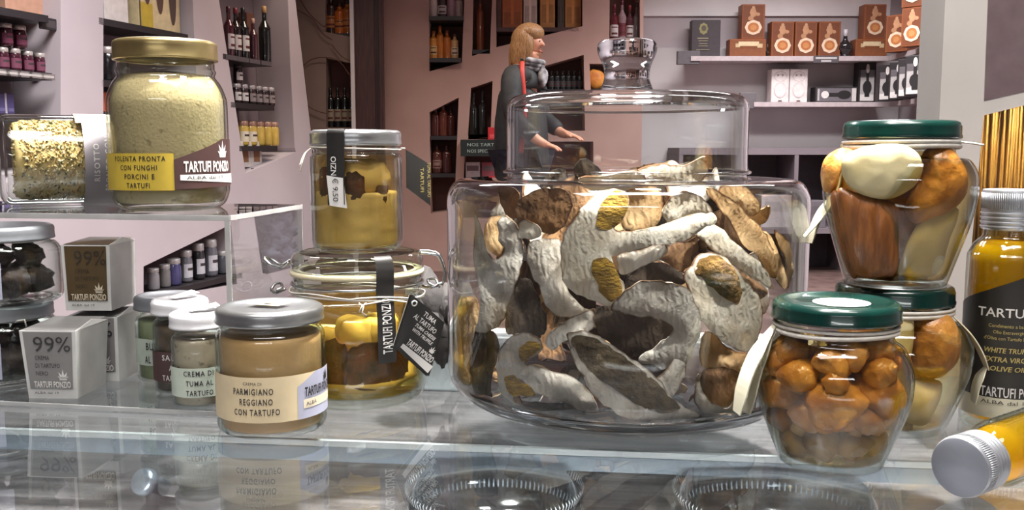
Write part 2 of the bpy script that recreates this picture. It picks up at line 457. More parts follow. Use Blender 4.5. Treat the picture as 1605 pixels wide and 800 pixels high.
# right: bright wall field, lilac band, grey lower field and shelves that turn the corner
def Bp(px, py, b=0.0): return P(px, py, BY - b)
def bfield(name, x0, x1, y0, y1, m, b=.02):
    p, q = Bp(x0, y0, b), Bp(x1, y1, b)
    return structure(MB().box(p.x, q.x, BY - b, BY - .001, q.z, p.z).build(name, m))
M_bright = paint('bright_white_panel', (250, 246, 246), .5, scale=2)
bfield('wall_upper_panel', 1006, 1395, -75, 25, M_bright)
bfield('wall_lower_panel', 1006, 1395, 75, 470, paint('pale_grey_panel', (204, 198, 199), .6, scale=2), .015)
SH = .30
def Fshelf(px0, px1, py, label, th=.035):
    a, b = P(px0, py, BY - SH), P(px1, py, BY - SH); b.z = a.z
    return shelf_board(a, b, SH - .022, Vector((0, -1, 0)), th, M_greyboard, label=label)
SHELF_HI = Fshelf(1083, 1392, 88, 'pale wall shelf with the brown wooden gift boxes')
SHELF_LO = Fshelf(1182, 1392, 160, 'pale wall shelf with white boxes and black bottle boxes')
def wing(py, label):
    a = P(1392, py, BY - SH); x1 = 3.045
    loop = [Vector((a.x, BY - SH - .002, a.z)), Vector((x1, BY - SH - .002, a.z)), Vector((x1, 5.9, a.z)), Vector((x1 - .27, 5.9, a.z))]
    return tag(MB().prism(loop, (0, 0, -.035)).build('wall_shelf', M_greyboard), label, 'shelf')
wing(88, 'upper corner shelf running along the right wall towards the viewer')
wing(160, 'lower corner shelf running along the right wall towards the viewer')
# base units under the shelves
t = thing('shelf_unit', 'grey open shelf unit standing low against the back wall behind the glass jar', 'shelf unit', (Bp(1240, 300).x, BY - .3, FLOOR))
x0, x1 = Bp(1050, 0).x - t.location.x, 2.95 - t.location.x
M_gu = paint('grey_unit', (118, 108, 114), .6, scale=4)
zt = P(1240, 232, BY - .55).z - FLOOR
MB().box(x0, x1, -.25, .27, zt - .05, zt).build('top_board', M_gu, t)
MB().box(x0, x1, .24, .27, .0, zt - .05).build('back_panel', paint('unit_back', (92, 84, 90), .7), t)
MB().box(x0, x1, -.25, .238, .3, .34).build('lower_shelf', M_gu, t)
for k in range(5):
    xx = x0 + (x1 - x0 - .03) * k / 4; MB().box(xx, xx + .03, -.25, .238, 0, .298).build('upright', M_gu, t); MB().box(xx, xx + .03, -.25, .238, .342, zt - .052).build('upright', M_gu, t)

# ------------------------------------------------------------------ the glass counter (turned about 7 degrees)
CA = math.radians(-6.6)
CR = Matrix.Rotation(CA, 4, 'Z')
c0 = G(720, 699, -.0085)                                   # a point of the front beam line
t = thing('display_counter', 'long glass topped display counter carrying all the jars', 'counter', (c0.x, c0.y, 0), CA)
M_top = thin_glass('counter_glass', (248, 250, 250), (200, 210, 212), .01, .05, 1.3)
M_rail = paint('pale_rail', (214, 218, 220), .35, scale=20)
M_rail2 = paint('blue_grey_rail', (128, 140, 152), .4, scale=20)
M_deck = paint('streaky_grey_laminate', (132, 125, 126), .5, c2=(88, 82, 84), scale=9, detail=6, stretch=(1, 16, 1), lo=.36, hi=.64)
MB().box(-1.6, 1.6, -.5, .335, -.008, 0).build('glass_top', M_top, t)
MB().box(-1.6, 1.6, .0, .004, -.0125, -.0085).build('front_beam', M_rail, t)
MB().box(-1.6, 1.6, -.001, -.0005, -.0225, -.0126).build('beam_face', M_rail2, t)
MB().box(-1.6, 1.6, .0, .012, -.0225, -.0127).build('beam_core', M_rail2, t)
MB().box(-1.6, 1.6, .336, .352, -.06, .004, bev=.002).build('back_rail', M_rail, t)
MB().box(-1.6, 1.6, -.5, .3355, -.075, -.0605).build('deck', M_deck, t)
MB().box(-1.6, 1.6, .336, .352, FLOOR, -.061).build('back_panel', M_gu, t)
MB().box(-1.6, 1.6, -.5, -.485, FLOOR, -.076).build('plinth', M_gu, t)
p = CR.inverted() @ (G(222, 755, -.036) - Vector((c0.x, c0.y, 0)))
mb = MB(); mb.M = Matrix.Translation((p.x, p.y, -.036)) @ Matrix.Rotation(math.radians(-18), 4, 'Z') @ Matrix.Rotation(math.radians(62), 4, 'X')
mb.lathe([(0, .0020), (.0070, .0016), (.0088, .0002), (.0094, -.002), (.0094, -.005), (.006, -.007), (.006, -.022), (0, -.022)], 40)
mb.build('fixing_disc', paint('brushed_steel', (170, 180, 192), .3, .8), t, 'round steel fixing disc under the glass')
def cpt(px, py, z=0.0):
    g = CR.inverted() @ (G(px, py, z) - Vector((c0.x, c0.y, 0))); return g
# two clear ribbed plastic lids lying on the deck below the glass
M_plastic = thin_glass('clear_plastic', (238, 241, 243), (190, 200, 208), .08, .07, 1.6, 1.5)
M_rib = paint('whitish_plastic_rib', (214, 220, 226), .2, spec=.8)
for (px, py, r, lab) in ((1215, 800, .062, 'clear ribbed plastic tub lid under the counter glass, below the front mushroom jar'), (775, 790, .055, 'clear ribbed plastic tub lid under the counter glass, below the big glass jar')):
    g = G(px, py, -.035)
    q = thing('plastic_lid', lab, 'lid', (g.x, g.y, -.0604))
    MB().lathe([(r + .006, 0), (r + .004, .004), (r, .012), (r - .001, .032), (r - .008, .043), (0, .046)], 56).build('dome', M_plastic, q)
    mb = MB()
    for zz, rr in ((.016, r + .0012), (.034, r + .0004)):
        for k in range(110):
            a = 2 * math.pi * k / 110; ca, sa = math.cos(a), math.sin(a)
            mb.add([(rr * ca - .0005 * sa, rr * sa + .0005 * ca, zz), (rr * ca + .0005 * sa, rr * sa - .0005 * ca, zz), ((rr + .0012) * ca + .0005 * sa, (rr + .0012) * sa - .0005 * ca, zz + .004), ((rr + .0012) * ca - .0005 * sa, (rr + .0012) * sa + .0005 * ca, zz + .004), (rr * ca, rr * sa, zz + .006)], [(0, 1, 2, 3), (3, 2, 4)])
    mb.build('ribbed_rim', M_rib, q)

# ------------------------------------------------------------------ acrylic riser
Z1, Z0 = 0.0, 0.0
fr = G(371, 656); fl = G(0, 637)
ux = (fr - fl).normalized(); uy = Vector((-ux.y, ux.x, 0)); RH = .139
rl = -.28                                        # runs out of the frame to the left
rd = .128
RA = math.atan2(ux.y, ux.x)
t = thing('acrylic_riser', 'clear acrylic riser standing on the counter glass with jars on top and inside', 'riser', (fr.x, fr.y, 0), RA)
M_acr = thin_glass('clear_acrylic', (250, 251, 251), (215, 220, 222), .02, .05, 1.2)
M_acredge = paint('acrylic_edge', (214, 214, 214), .25, trans=.3)
L0 = -(fr - fl).length - .28
RT = .004
MB().box(L0, 0, 0, rd, RH, RH + RT).build('top_plate', M_acr, t)
MB().box(L0, 0, 0, rd, .0005, RT).build('bottom_plate', M_acr, t)
MB().box(-RT, 0, .0005, rd - .0005, RT + .0003, RH - .0003).build('side_plate', M_acr, t)
MB().box(L0, L0 + RT, .0005, rd - .0005, RT + .0003, RH - .0003).build('side_plate', M_acr, t)
e = .0006
mb = MB()
mb.box(L0, 0, -e, -e * .2, RH + .0002, RH + RT); mb.box(L0, 0, -e, -e * .2, .0008, RT)
mb.box(-RT, 0, -e, -e * .2, RT, RH); mb.box(e * .2, e, 0, rd, RH + .0005, RH + RT); mb.box(-RT, 0, rd + e * .2, rd + e, RT, RH)
mb.build('polished_edge', M_acredge, t, 'whitish polished edges')
RISER_TOP = RH + RT
def Rp(px, py): return G(px, py, RISER_TOP)

# ------------------------------------------------------------------ jars: shared materials and builders
M_glass = thin_glass('jar_glass', (252, 254, 253), (165, 176, 170), .02, .045, 1.15, 3.0)
M_glassg = thin_glass('greenish_jar_glass', (252, 254, 251), (172, 182, 168), .02, .045, 1.15, 3.0)
M_gold = paint('gold_lid', (178, 160, 112), .3, .85, c2=(160, 140, 95))
M_silver = paint('silver_lid', (176, 178, 180), .28, .9, c2=(160, 162, 166))
M_greylid = paint('matt_grey_lid', (150, 153, 160), .4, .35)
M_whitelid = paint('white_lid', (235, 235, 240), .3, coat=.3)
M_greenlid = paint('dark_green_lid', (8, 46, 40), .22, .0, c2=(6, 38, 34), coat=.6)
M_string = paint('white_cord', (226, 222, 214), .6, scale=200)
M_wire = paint('steel_wire', (190, 192, 194), .22, 1.0)
M_gasket = paint('cream_rubber', (238, 226, 190), .5)
M_goldprint = paint('gold_print', (196, 178, 110), .5)
BR = [paint('label_cream', (232, 214, 176), .6), M_ink, paint('label_blue_grey', (176, 178, 200), .6), M_paper, paint('label_brown', (70, 44, 42), .6), paint('label_yellow', (206, 178, 62), .6), paint('label_mint', (206, 218, 204), .6), paint('label_grey', (146, 140, 146), .6), M_cream]
CREAM, INK, BLUE, WHITE, BROWN, YEL, MINT, GREY, PALE = range(9)

def brand(mb, fm, u, v, w, mat, strip=None, stripink=None, slope=0.0, crown=True, tail='ALBA dal 19', bold=.012):
    """the shop's mark: tall narrow lettering, the five-leaf crown over it and a pale line under it"""
    mb.text('TARTUFI PONZIO', w * .2, fm, u, v, 'c', mat=mat, width=w, bold=bold, slope=slope)
    if crown: mb.crown(fm, u + w * .33, v + w * .23 + slope * w * .33, w * .2, mat)
    if strip is not None:
        mb.strip(u - w * .52, u + w * .52, lambda q: v - w * .045 + slope * (q - u), lambda q: v - w * .2 + slope * (q - u) * .4, fm, strip, 16)
        f2 = lambda a, b: fm(a, b)
        mb.text(tail, w * .075, lambda a, b: Vector(fm(a, b)), u - w * .05, v - w * .15, 'c', mat=stripink if stripink is not None else mat, width=w * .75)

def put(px, py, z=0.0): return G(px, py, z)
def jar_thing(name, label, loc, extra=0.0, group=None): return thing(name, label, 'jar', loc, face_cam(loc, extra), group)
def jar_glass(t, prof, mat, th=.0022, tb=.004, n=64): return MB().lathe(shell(prof, th, tb), n).build('glass_body', mat, t)
def jar_lid(t, r, z, h, mat, knurl=0):
    mb = MB(); mb.M = Matrix.Translation((0, 0, z))
    mb.lathe(lid_profile(r, h), 64)
    return mb.build('lid', mat, t)
def body_prof(r, h, neck, hn, rb=.006, rs=.008, foot=.9):
    """straight food jar: rounded foot, wall, shoulder, threaded neck of radius neck up to h + hn"""
    pts = [(0, .0016), (r * foot - rb * .8, .0008), (r * foot - rb * .3, 0)]
    for i in range(6):
        a = math.pi / 2 * i / 5; pts.append((r - rb + rb * math.sin(a), rb - rb * math.cos(a)))
    for i in range(7):
        a = math.pi / 2 * i / 6; pts.append((neck + (r - neck) * math.cos(a), h - rs + rs * math.sin(a)))
    pts += [(neck, h + hn * .3), (neck + .0012, h + hn * .45), (neck, h + hn * .6), (neck, h + hn)]
    return pts

# --- parmesan cream, nearest of the small jars
def paste(name, c, c2, scale=60, lo=.3, hi=.7, bump=.15): return paint(name, c, .55, c2=c2, scale=scale, lo=lo, hi=hi, bump=bump, bscale=120, sss=0.0)
loc = put(428, 668)
t = jar_thing('cream_jar', 'large silver-lidded jar of beige cheese cream with a cream label, in front of the riser', loc)
R = .0364; H = .069
prof = body_prof(R, H, .0325, .0065)
jar_glass(t, prof, M_glass)
MB().lathe(inside(prof, .0028, .0045, .0655), 64).build('cream_filling', paste('parmesan_cream', (226, 184, 128), (212, 166, 108), 45), t)
jar_lid(t, .0358, .0735, .0105, M_silver)
fm = cylmap(R, 0, .0005); fi = cylmap(R, 0, .0008)
mb = MB()
slp = lambda u: .0425 + .00 * u
mb.strip(-.054, .054, .0425, .0125, fm, CREAM, 48)
mb.strip(.0165, .054, lambda u: .0345 + (u - .0165) * .55 if u < .031 else .0425, .0125, cylmap(R, 0, .00065), BLUE, 20)
mb.text('CREMA DI', .0020, fi, -.0125, .0375, 'c', mat=INK, width=.012)
for k, (s, w, u) in enumerate((('PARMIGIANO', .0265, -.0125), ('REGGIANO', .0215, -.0105), ('CON TARTUFO', .030, -.0105))):
    mb.text(s, .0042, fi, u, .0312 - k * .0068, 'c', mat=INK, width=w, bold=.016, gap=1.22)
fm2 = cylmap(R, 0, .001)
mb.text('TARTUFI PONZIO', .0062, fm2, .0215, .0272, 'l', mat=INK, width=.032, bold=.03)
mb.strip(.0205, .054, .0252, .0192, cylmap(R, 0, .0008), PALE, 20)
mb.text('ALBA', .0026, fm2, .0225, .021, 'l', mat=INK, width=.009)
mb.crown(fm2, .044, .0345, .008, INK)
mb.build('label', BR, t, 'cream paper label with black lettering and a blue grey corner')
mb = MB(); mb.M = Matrix.Rotation(math.radians(-32), 4, 'Z')
mb.prism([(-.013, -.0065, .0845), (.010, -.0068, .0845), (.012, .0066, .0845), (-.011, .0068, .0845)], (0, 0, .0004), 0)
mb.prism([(-.003, -.0035, .0851), (.006, -.0036, .0851), (.0065, -.0016, .0851), (-.0025, -.0014, .0851)], (0, 0, .0001), 1)
mb.build('price_sticker', [paint('sticker_cream', (236, 222, 186), .6), M_ink], t, 'cream sticker on the lid')

# --- three jars with pale lids inside the riser
def small_jar(px, py, lab, r, htop, lidm, paste_m, label_m, lines, ink, extra=0, lab_lo=.010, lab_hi=.032, sticker=None):
    loc = put(px, py, RT); t = jar_thing('cream_jar', lab, loc, extra)
    H = htop - RT - .016
    prof = body_prof(r * .97, H, r * .82, .008, rb=.004, rs=.006)
    jar_glass(t, prof, M_glass, .0016, .003, 48)
    MB().lathe(inside(prof, .0021, .0034, H - .003), 48).build('cream_filling', paste_m, t)
    jar_lid(t, r, htop - RT - .0115, .0115, lidm)
    f0, f1 = cylmap(r * .97, 0, .0004), cylmap(r * .97, 0, .0007)
    mb = MB(); mb.strip(-r * 1.7, r * 1.7, lab_hi, lab_lo, f0, label_m, 40)
    n = len(lines)
    for k, (s, w, u) in enumerate(lines):
        hh = (lab_hi - lab_lo) / n
        mb.text(s, hh * .55, f1, u, lab_hi - hh * (k + .8), 'c', mat=ink, width=w, bold=.016, gap=1.18)
    mb.build('label', BR, t)
    mb = MB()
    if sticker:
        mb.M = Matrix.Rotation(math.radians(sticker), 4, 'Z')
        zz = htop - RT + .0004
        mb.prism([(-.006, -.003, zz), (.015, -.004, zz + .002), (.016, .007, zz + .003), (-.005, .008, zz)], (0, 0, .0004), 0)
        mb.build('sticker', M_paper, t)
    return t
small_jar(316, 633, 'small white-lidded jar of speckled grey cream, just left of the beige cheese cream', .0203, .0725, M_whitelid,
          paste('speckled_cream', (206, 190, 166), (128, 112, 96), 160, .28, .42), MINT, (('CREMA DI', .0205, -.0015), ('TUMA AL', .0185, -.001), ('TARTUFO', .0185, -.001)), INK, 0, .0095, .0305, 20)
small_jar(287, 611, 'small white-lidded jar of dark brown truffle sauce, second behind the beige cream', .0212, .0755, M_whitelid,
          paste('truffle_sauce', (106, 88, 70), (58, 46, 38), 140, .3, .6), BROWN, (('SALSA', .0165, -.0065), ('AL', .006, -.0065), ('TARTUFO', .021, -.0045)), WHITE, 0, .0105, .0335, 35)
small_jar(265, 592, 'small grey-lidded jar of pale green butter, rearmost of the three jars in the riser', .0245, .0725, M_greylid,
          paste('butter_cream', (176, 184, 142), (140, 150, 108), 60), MINT, (('BURRO', .017, -.0085), ('AL TARTUFO', .027, -.005)), INK, 0, .015, .036)

# --- two stacked jars of dark truffles at the left edge
M_truf = paint('black_truffle', (66, 50, 44), .75, c2=(28, 22, 20), scale=90, bump=.6, bscale=160)
rng = random.Random(5)
def truffle(c, r, lab, grp, k):
    o = lump(MB(), (0, 0, 0), r, r * .92, r * .86, k, .35, 2.2, n=18, m=12).build('truffle', M_truf)
    o.location = c; return tag(o, lab, 'truffle', grp)
base = put(6, 592, RT)
for lv, (lab, tl) in enumerate((('grey-lidded jar of black truffles at the left edge, lower of the stack', 'black truffle in the lower jar at the left edge'), ('grey-lidded jar of black truffles at the left edge, upper of the stack', 'black truffle in the upper jar at the left edge'))):
    z0 = RT + lv * .0622
    loc = Vector((base.x + .004 * lv, base.y, z0)); t = jar_thing('truffle_jar', lab, loc)
    prof = body_prof(.0445, .049, .036, .006, rb=.008, rs=.012)
    jar_glass(t, prof, M_glass, .002, .0035)
    jar_lid(t, .0395, .0505, .0115, M_greylid)
    mb = MB(); mb.strip(-.05, -.001, .036, .008, cylmap(.0445), BLUE, 20); mb.build('label', BR, t)
    mb = MB(); mb.tube([(.037 * math.sin(a), -.037 * math.cos(a), .0508 - .0006 * math.sin(3 * a)) for a in [2 * math.pi * i / 40 for i in range(40)]], .0008, 6, closed=True)
    if lv == 0: mb.tube([(.010, -.0372, .0505), (.012, -.040, .052), (.0165, -.041, .0525), (.0175, -.041, .047)], .0007, 6)
    mb.build('cord', M_string, t)
    for k, (a, rr, z, r) in enumerate(((-40, .024, .019, .0135), (15, .024, .018, .014), (70, .025, .019, .013), (150, .022, .018, .014), (-120, .024, .018, .0135), (-10, .020, .0385, .0115), (60, .023, .038, .0105), (130, .022, .038, .0105), (-75, .023, .038, .0105))):
        a = math.radians(a) + t.rotation_euler.z
        truffle(loc + Vector((rr * math.sin(a), -rr * math.cos(a), z)), r, tl, 'truffles in the %s left jar' % ('lower', 'upper')[lv], k + lv * 20)

# --- tapered truffle cream boxes
M_card = paint('white_card', (224, 224, 222), .65)
M_greyp = paint('grey_print', (134, 132, 132), .6); M_brownp = paint('bronze_print', (92, 74, 44), .45, .2, c2=(80, 62, 38), scale=25)
def tapered_box(loc, rz, lab, front, ink, ink2, wt, wb, h, d=.045, flap=True):
    t = thing('truffle_cream_box', lab, 'box', loc, math.radians(rz))
    mb = MB(); a, b = wt / 2, wb / 2
    s = (wt - wb) / 2
    v = [(-b, 0, 0), (b, 0, 0), (b, d, 0), (-b, d, 0), (-a, -s, h), (a, -s, h), (a, d + s, h), (-a, d + s, h)]
    mb.add(v, [(3, 2, 1, 0), (0, 1, 5, 4), (1, 2, 6, 5), (2, 3, 7, 6), (3, 0, 4, 7), (4, 5, 6, 7)], 0)
    mb.build('carton', M_card, t)
    e = .0004
    def fmf(u, v): return Vector((u, -s * v / h - e, v))
    def at(o): return lambda u, v: Vector((u, -s * v / h - o, v))
    def hw(v): return b + (a - b) * v / h
    mb = MB(); m = .0026
    lo, hi = .008, h - .0008
    mb.add([fmf(-hw(lo) + m, lo), fmf(hw(lo) - m, lo), fmf(hw(hi) - m, hi), fmf(-hw(hi) + m, hi)], [(0, 1, 2, 3)], 0)
    g = at(.0007)
    mb.text('99%', h * .23, g, -hw(hi) + .010, h * .70, 'l', mat=1, width=wt * .66)
    for k, sx in enumerate(('CREMA', 'DI TARTUFO', 'NERO')): mb.text(sx, h * .065, g, -hw(hi) + .0105, h * (.575 - .115 * k), 'l', mat=1, width=(.011, .0185, .009)[k])
    mb.text('TARTUFI PONZIO', h * .095, g, .001, lo + .0006, 'c', mat=2, width=wb * .76, bold=.02)
    mb.crown(g, b * .52, lo + h * .12, .0088, 2)
    mb.text('ALBA dal 19', h * .035, g, -.004, lo * .45, 'c', mat=1, width=wb * .5)
    mb.build('front_print', [front, ink, ink2], t)
    mb = MB(); mb.add([(-a + .001, -s + .001, h + .0004), (a - .001, -s + .001, h + .0004), (a - .001, d + s - .001, h + .0022), (-a + .001, d + s - .001, h + .0022)], [(0, 1, 2, 3)], 0)
    mb.prism([(a, -s, h), (a + .0005, d + s, h), (a - .001, d * .55, h + .0042)], (-.0006, 0, 0), 1)
    mb.build('top_flap', [front if flap else M_card, M_card], t)
    return t
b0 = put(83, 625, RT)
tapered_box((b0.x, b0.y, RT), -3, 'white truffle cream box with a grey 99% front, lowest and nearest of three', M_greyp, M_ink, M_paper, .0425, .0365, .0515)
tapered_box((b0.x + .008, b0.y + .0535, RT), -3, 'white truffle cream box mostly hidden behind the grey fronted one, only its side showing', M_greyp, M_ink, M_paper, .0425, .0400, .0520)
tapered_box((b0.x + .0075, b0.y + .050, RT + .0575), -2, 'truffle cream box with a bronze brown 99% front, on top of the other two', M_brownp, paint('dark_bronze_ink', (48, 38, 26), .5), M_cream, .0385, .0365, .0520, flap=True)

# --- polenta jar on the riser
PL = Vector((P(268, 300, .745).x, .745, RISER_TOP))
t = jar_thing('polenta_jar', 'tall gold-lidded jar of pale green polenta flour standing on the acrylic riser', PL)
t.scale = (.895, .895, .905)
R = .0495
prof = [(0, .002), (.036, .001), (.040, 0)] + [(p.x, p.y) for p in catmull([(.0405, 0), (.0455, .004), (.0488, .012), (R, .020), (R, .050), (R, .085), (.0485, .094), (.0445, .104), (.0405, .1095), (.0398, .1115)], 4)] + [(.0405, .1135), (.0410, .115), (.0398, .117), (.0398, .125)]
jar_glass(t, prof, M_glassg, .0026, .005)
fl = inside(prof, .0032, .0056, .1115); fl[-1] = (0, .1155)
MB().lathe(fl, 64).build('flour_filling', paint('polenta_flour', (208, 186, 146), .9, c2=(160, 140, 106), scale=240, lo=.26, hi=.42, bump=.2, bscale=400), t)
jar_lid(t, .0428, .1235, .0165, M_gold)
f0, f1, f2 = cylmap(R, 0, .0005), cylmap(R, 0, .0008), cylmap(R, 0, .0011)
mb = MB()
mb.strip(-.074, .003, .0465, .0165, f0, YEL, 40)
mb.strip(.003, .078, lambda u: .0415 + (u - .003) * .36 if u < .050 else .0584, lambda u: .0172 + (u - .003) * .03, f1, BROWN, 40)
for k, (s, w, u) in enumerate((('POLENTA PRONTA', .0465, -.0265), ('CON FUNGHI', .0330, -.0265), ('PORCINI E', .0265, -.0255), ('TARTUFI', .0205, -.0265))):
    mb.text(s, .0042, f1, u, .0402 - k * .0072, 'c', mat=INK, width=w, bold=.016, gap=1.22)
mb.text('TARTUFI PONZIO', .0088, f2, .0105, .0315, 'l', mat=WHITE, width=.050, bold=.03)
mb.strip(.0075, .078, lambda u: .0292, lambda u: .0247 - (u - .0075) * .06, f2, WHITE, 30)
mb.text('ALBA dal 19', .0028, cylmap(R, 0, .0014), .0125, .0253, 'l', mat=INK, width=.036)
mb.crown(f2, .050, .043, .015, WHITE)
mb.build('label', BR, t, 'yellow and dark brown paper label')

# --- risotto jar lying on its side
r = .0362
A = Vector((P(-3, 249, .758).x, .758, RISER_TOP + r + .0002))
t = thing('risotto_jar', 'jar of dry risotto rice lying on its side on the acrylic riser', 'jar', A, math.radians(30))
LM = Matrix.Rotation(math.pi / 2, 4, 'Y')            # jar axis -> +x, its foot at the left
prof = body_prof(r, .092, .030, .010, rb=.009, rs=.010)
mb = MB(); mb.M = LM; mb.lathe(shell(prof, .0024, .005), 64).build('glass_body', M_glass, t)
mb = MB(); mb.M = LM @ Matrix.Translation((0, 0, .096)); mb.lathe(lid_profile(.032, .012), 56).build('lid', M_gold, t)
# a bed of loose grains that keeps its top just under the upper wall
rg = random.Random(11)
mb = MB(); mb.M = LM
mb.lathe(inside(prof, .0062, .011, .084), 40, 0)
mb.M = Matrix.Identity(4)
for k in range(2600):
    a = rg.uniform(-2.3, 2.3); x = rg.uniform(.0095, .085); rr = (r - .0045) * rg.uniform(.93, .99)
    if x < .016: rr *= .80 + .2 * (x - .0095) / .0065
    c = Vector((x, -rr * math.cos(a), rr * math.sin(a)))
    R3 = Matrix.Rotation(rg.uniform(0, 6.3), 3, c.normalized()) @ c.to_track_quat('Z', 'Y').to_matrix()
    if abs(c.y) < 1e-9: continue
    L, w = rg.uniform(.0016, .0026), rg.uniform(.0007, .0011)
    v = [Vector(q) for q in ((-L, 0, 0), (0, -w, 0), (L, 0, 0), (0, w, 0), (0, 0, w), (0, 0, -w))]
    mb.add([tuple(c + R3 @ q) for q in v], [(0, 1, 4), (1, 2, 4), (2, 3, 4), (3, 0, 4), (1, 0, 5), (2, 1, 5), (3, 2, 5), (0, 3, 5)], rg.choice((0, 0, 0, 0, 1, 1, 2, 3)), True)
o = mb.build('rice_filling', [paint('rice_grain', (226, 200, 142), .6, c2=(206, 176, 112), scale=150), paint('pale_rice_grain', (236, 220, 176), .6), paint('toasted_rice_grain', (178, 138, 78), .6), paint('herb_flake', (98, 96, 58), .7)], t)
o['kind'] = 'stuff'
def axmap(o):                      # u runs up round the jar, v runs right to left along it: lettering reads upwards
    return lambda u, v: Vector((.082 - v, -(r + o) * math.cos(u / r), (r + o) * math.sin(u / r)))
mb = MB()
mb.strip(-.088, .042, .023, -.004, axmap(.0005), GREY, 60)
mb.strip(.0335, .086, .027, -.004, axmap(.0007), PALE, 30)
for k, (s, w, u) in enumerate((('RISOTTO', .030, -.002), ('PRONTO CON', .045, -.0035), ('TARTUFI', .032, -.002))):
    mb.text(s, .0044, axmap(.0008), u, .0122 - k * .0085, 'c', mat=WHITE, width=w, bold=.010, gap=1.22)
mb.text('TA', .004, lambda u, v: Vector((.0630 + u, -(r + .0011) * math.cos((.047 + v) / r), (r + .0011) * math.sin((.047 + v) / r))), .006, 0, 'c', mat=INK, width=.008)
mb.build('label', BR, t, 'grey label with pale lettering running upwards')

# ------------------------------------------------------------------ cheese-in-oil jars, stacked
M_oil = thin_glass('golden_oil', (255, 246, 200), (246, 220, 120), .03, .02, .7, 2.0, .07, (236, 190, 70))
M_paleoil = thin_glass('pale_oil', (255, 247, 220), (250, 228, 164), .03, .02, .7, 2.0, .04, (236, 196, 110))
M_cheese = paint('pale_cheese', (240, 210, 146), .5, c2=(228, 192, 124), scale=50, bump=.2, bscale=60)
M_cheese2 = paint('soft_white_cheese', (238, 212, 160), .5, c2=(226, 196, 140), scale=50, bump=.3, bscale=90)
M_trslice = paint('truffle_slice', (104, 52, 26), .55, c2=(42, 22, 14), scale=70, bump=.4, bscale=200)
M_blk = paint('black_paper', (30, 28, 27), .5); M_blk_hole = paint('string_white', (235, 230, 220), .5)

def chunk(c, sx, sy, sz, rz, seed, mat, lab, name='cheese_piece', cat='cheese', grp=None, amp=.18, power=.55):
    """softened block: a superellipsoid with a little noise"""
    v, f = [], []; n, m = 24, 14
    sg = lambda x: math.copysign(abs(x) ** power, x)
    for i in range(m + 1):
        th = math.pi * i / m
        for j in range(n):
            ph = 2 * math.pi * j / n
            d = Vector((sg(math.sin(th)) * sg(math.cos(ph)), sg(math.sin(th)) * sg(math.sin(ph)), sg(math.cos(th))))
            k = 1 + amp * noise.noise(d * 1.6 + Vector((seed * 3.7, 0, seed)))
            v.append((d.x * sx * k, d.y * sy * k, d.z * sz * k))
    for i in range(m):
        for j in range(n): f.append((i * n + j, (i + 1) * n + j, (i + 1) * n + (j + 1) % n, i * n + (j + 1) % n))
    o = MB().add(v, f, 0, True).build(name, mat)
    o.location = c; o.rotation_euler = (0, 0, rz)
    return tag(o, lab, cat, grp)
def tslice(pts_az, R, lab, grp, seed):
    """rough-edged truffle slice pressed against the wall of radius R; pts_az = (azimuth, height, half width, half height)"""
    a, z, w, h, base, rot = pts_az
    rr = random.Random(seed); n = 30; loop = []
    for k in range(n):
        t_ = 2 * math.pi * k / n; q = 1 + rr.uniform(-.1, .1)
        c, s_ = math.cos(t_), math.sin(t_); pw = .7
        loop.append((math.copysign(abs(c) ** pw, c) * w * q, math.copysign(abs(s_) ** pw, s_) * h * q))
    mb = MB(); v = []
    fr_ = lambda u, vv, o: ((R - o) * math.sin(a + u / R), -(R - o) * math.cos(a + u / R), vv)
    inn = [(x * .55, y * .55) for x, y in loop]
    for o in (0, .0035):
        v += [fr_(x, y, o + .0006) for x, y in loop] + [fr_(x, y, o) for x, y in inn] + [fr_(0, 0, o)]
    f = []; S = 2 * n + 1
    for b in (0, S):
        for k in range(n):
            j = (k + 1) % n; f.append((b + k, b + j, b + n + j, b + n + k)); f.append((b + n + k, b + n + j, b + 2 * n))
    for k in range(n): f.append((k, (k + 1) % n, S + (k + 1) % n, S + k))
    mb.add(v, f, 0, True)
    o = mb.build('truffle_slice', M_trslice); o.location = Vector(base) + Vector((0, 0, z)); o.rotation_euler = (0, 0, rot)
    return tag(o, lab, 'truffle', grp)

# clip-top jar
CJ = put(564, 621)
t = jar_thing('clip_top_jar', 'clip-top glass jar of cheese and truffle in golden oil, carrying a smaller jar', CJ); rz = t.rotation_euler.z
R = .0515
prof = [(0, .003), (.038, .0015), (.042, 0)] + [(p.x, p.y) for p in catmull([(.0425, 0), (.0482, .004), (.0508, .012), (R, .022), (R, .045), (.0512, .062), (.0495, .070), (.0468, .0755), (.0462, .079), (.0475, .082), (.0478, .088), (.0482, .0925), (.0478, .0945)], 4)]
jar_glass(t, prof, M_glassg, .003, .0085, 72)
MB().lathe(inside(prof, .0036, .0092, .0745), 64).build('oil', M_oil, t, 'golden oil')
ring = lambda rr, z, n=64: [(rr * math.sin(2 * math.pi * i / n), -rr * math.cos(2 * math.pi * i / n), z) for i in range(n)]
MB().lathe([(.0425, .0950), (.0494, .0950), (.0500, .0958), (.0500, .0982), (.0494, .0988), (.0425, .0988)], 64).build('rubber_gasket', M_gasket, t)
lp = [(0, .1035), (.036, .1035), (.041, .1030), (.043, .0992), (.0488, .0990), (.0498, .1000), (.0492, .1022), (.0498, .1040), (.0494, .1060), (.0484, .1085), (.0470, .1108), (.0452, .1118), (.042, .1113), (.040, .1105), (0, .1105)]
MB().lathe(lp, 72).build('glass_lid', M_glassg, t)
mb = MB(); w = .0011
mb.tube(ring(.0490, .0885), w, 8, closed=True)
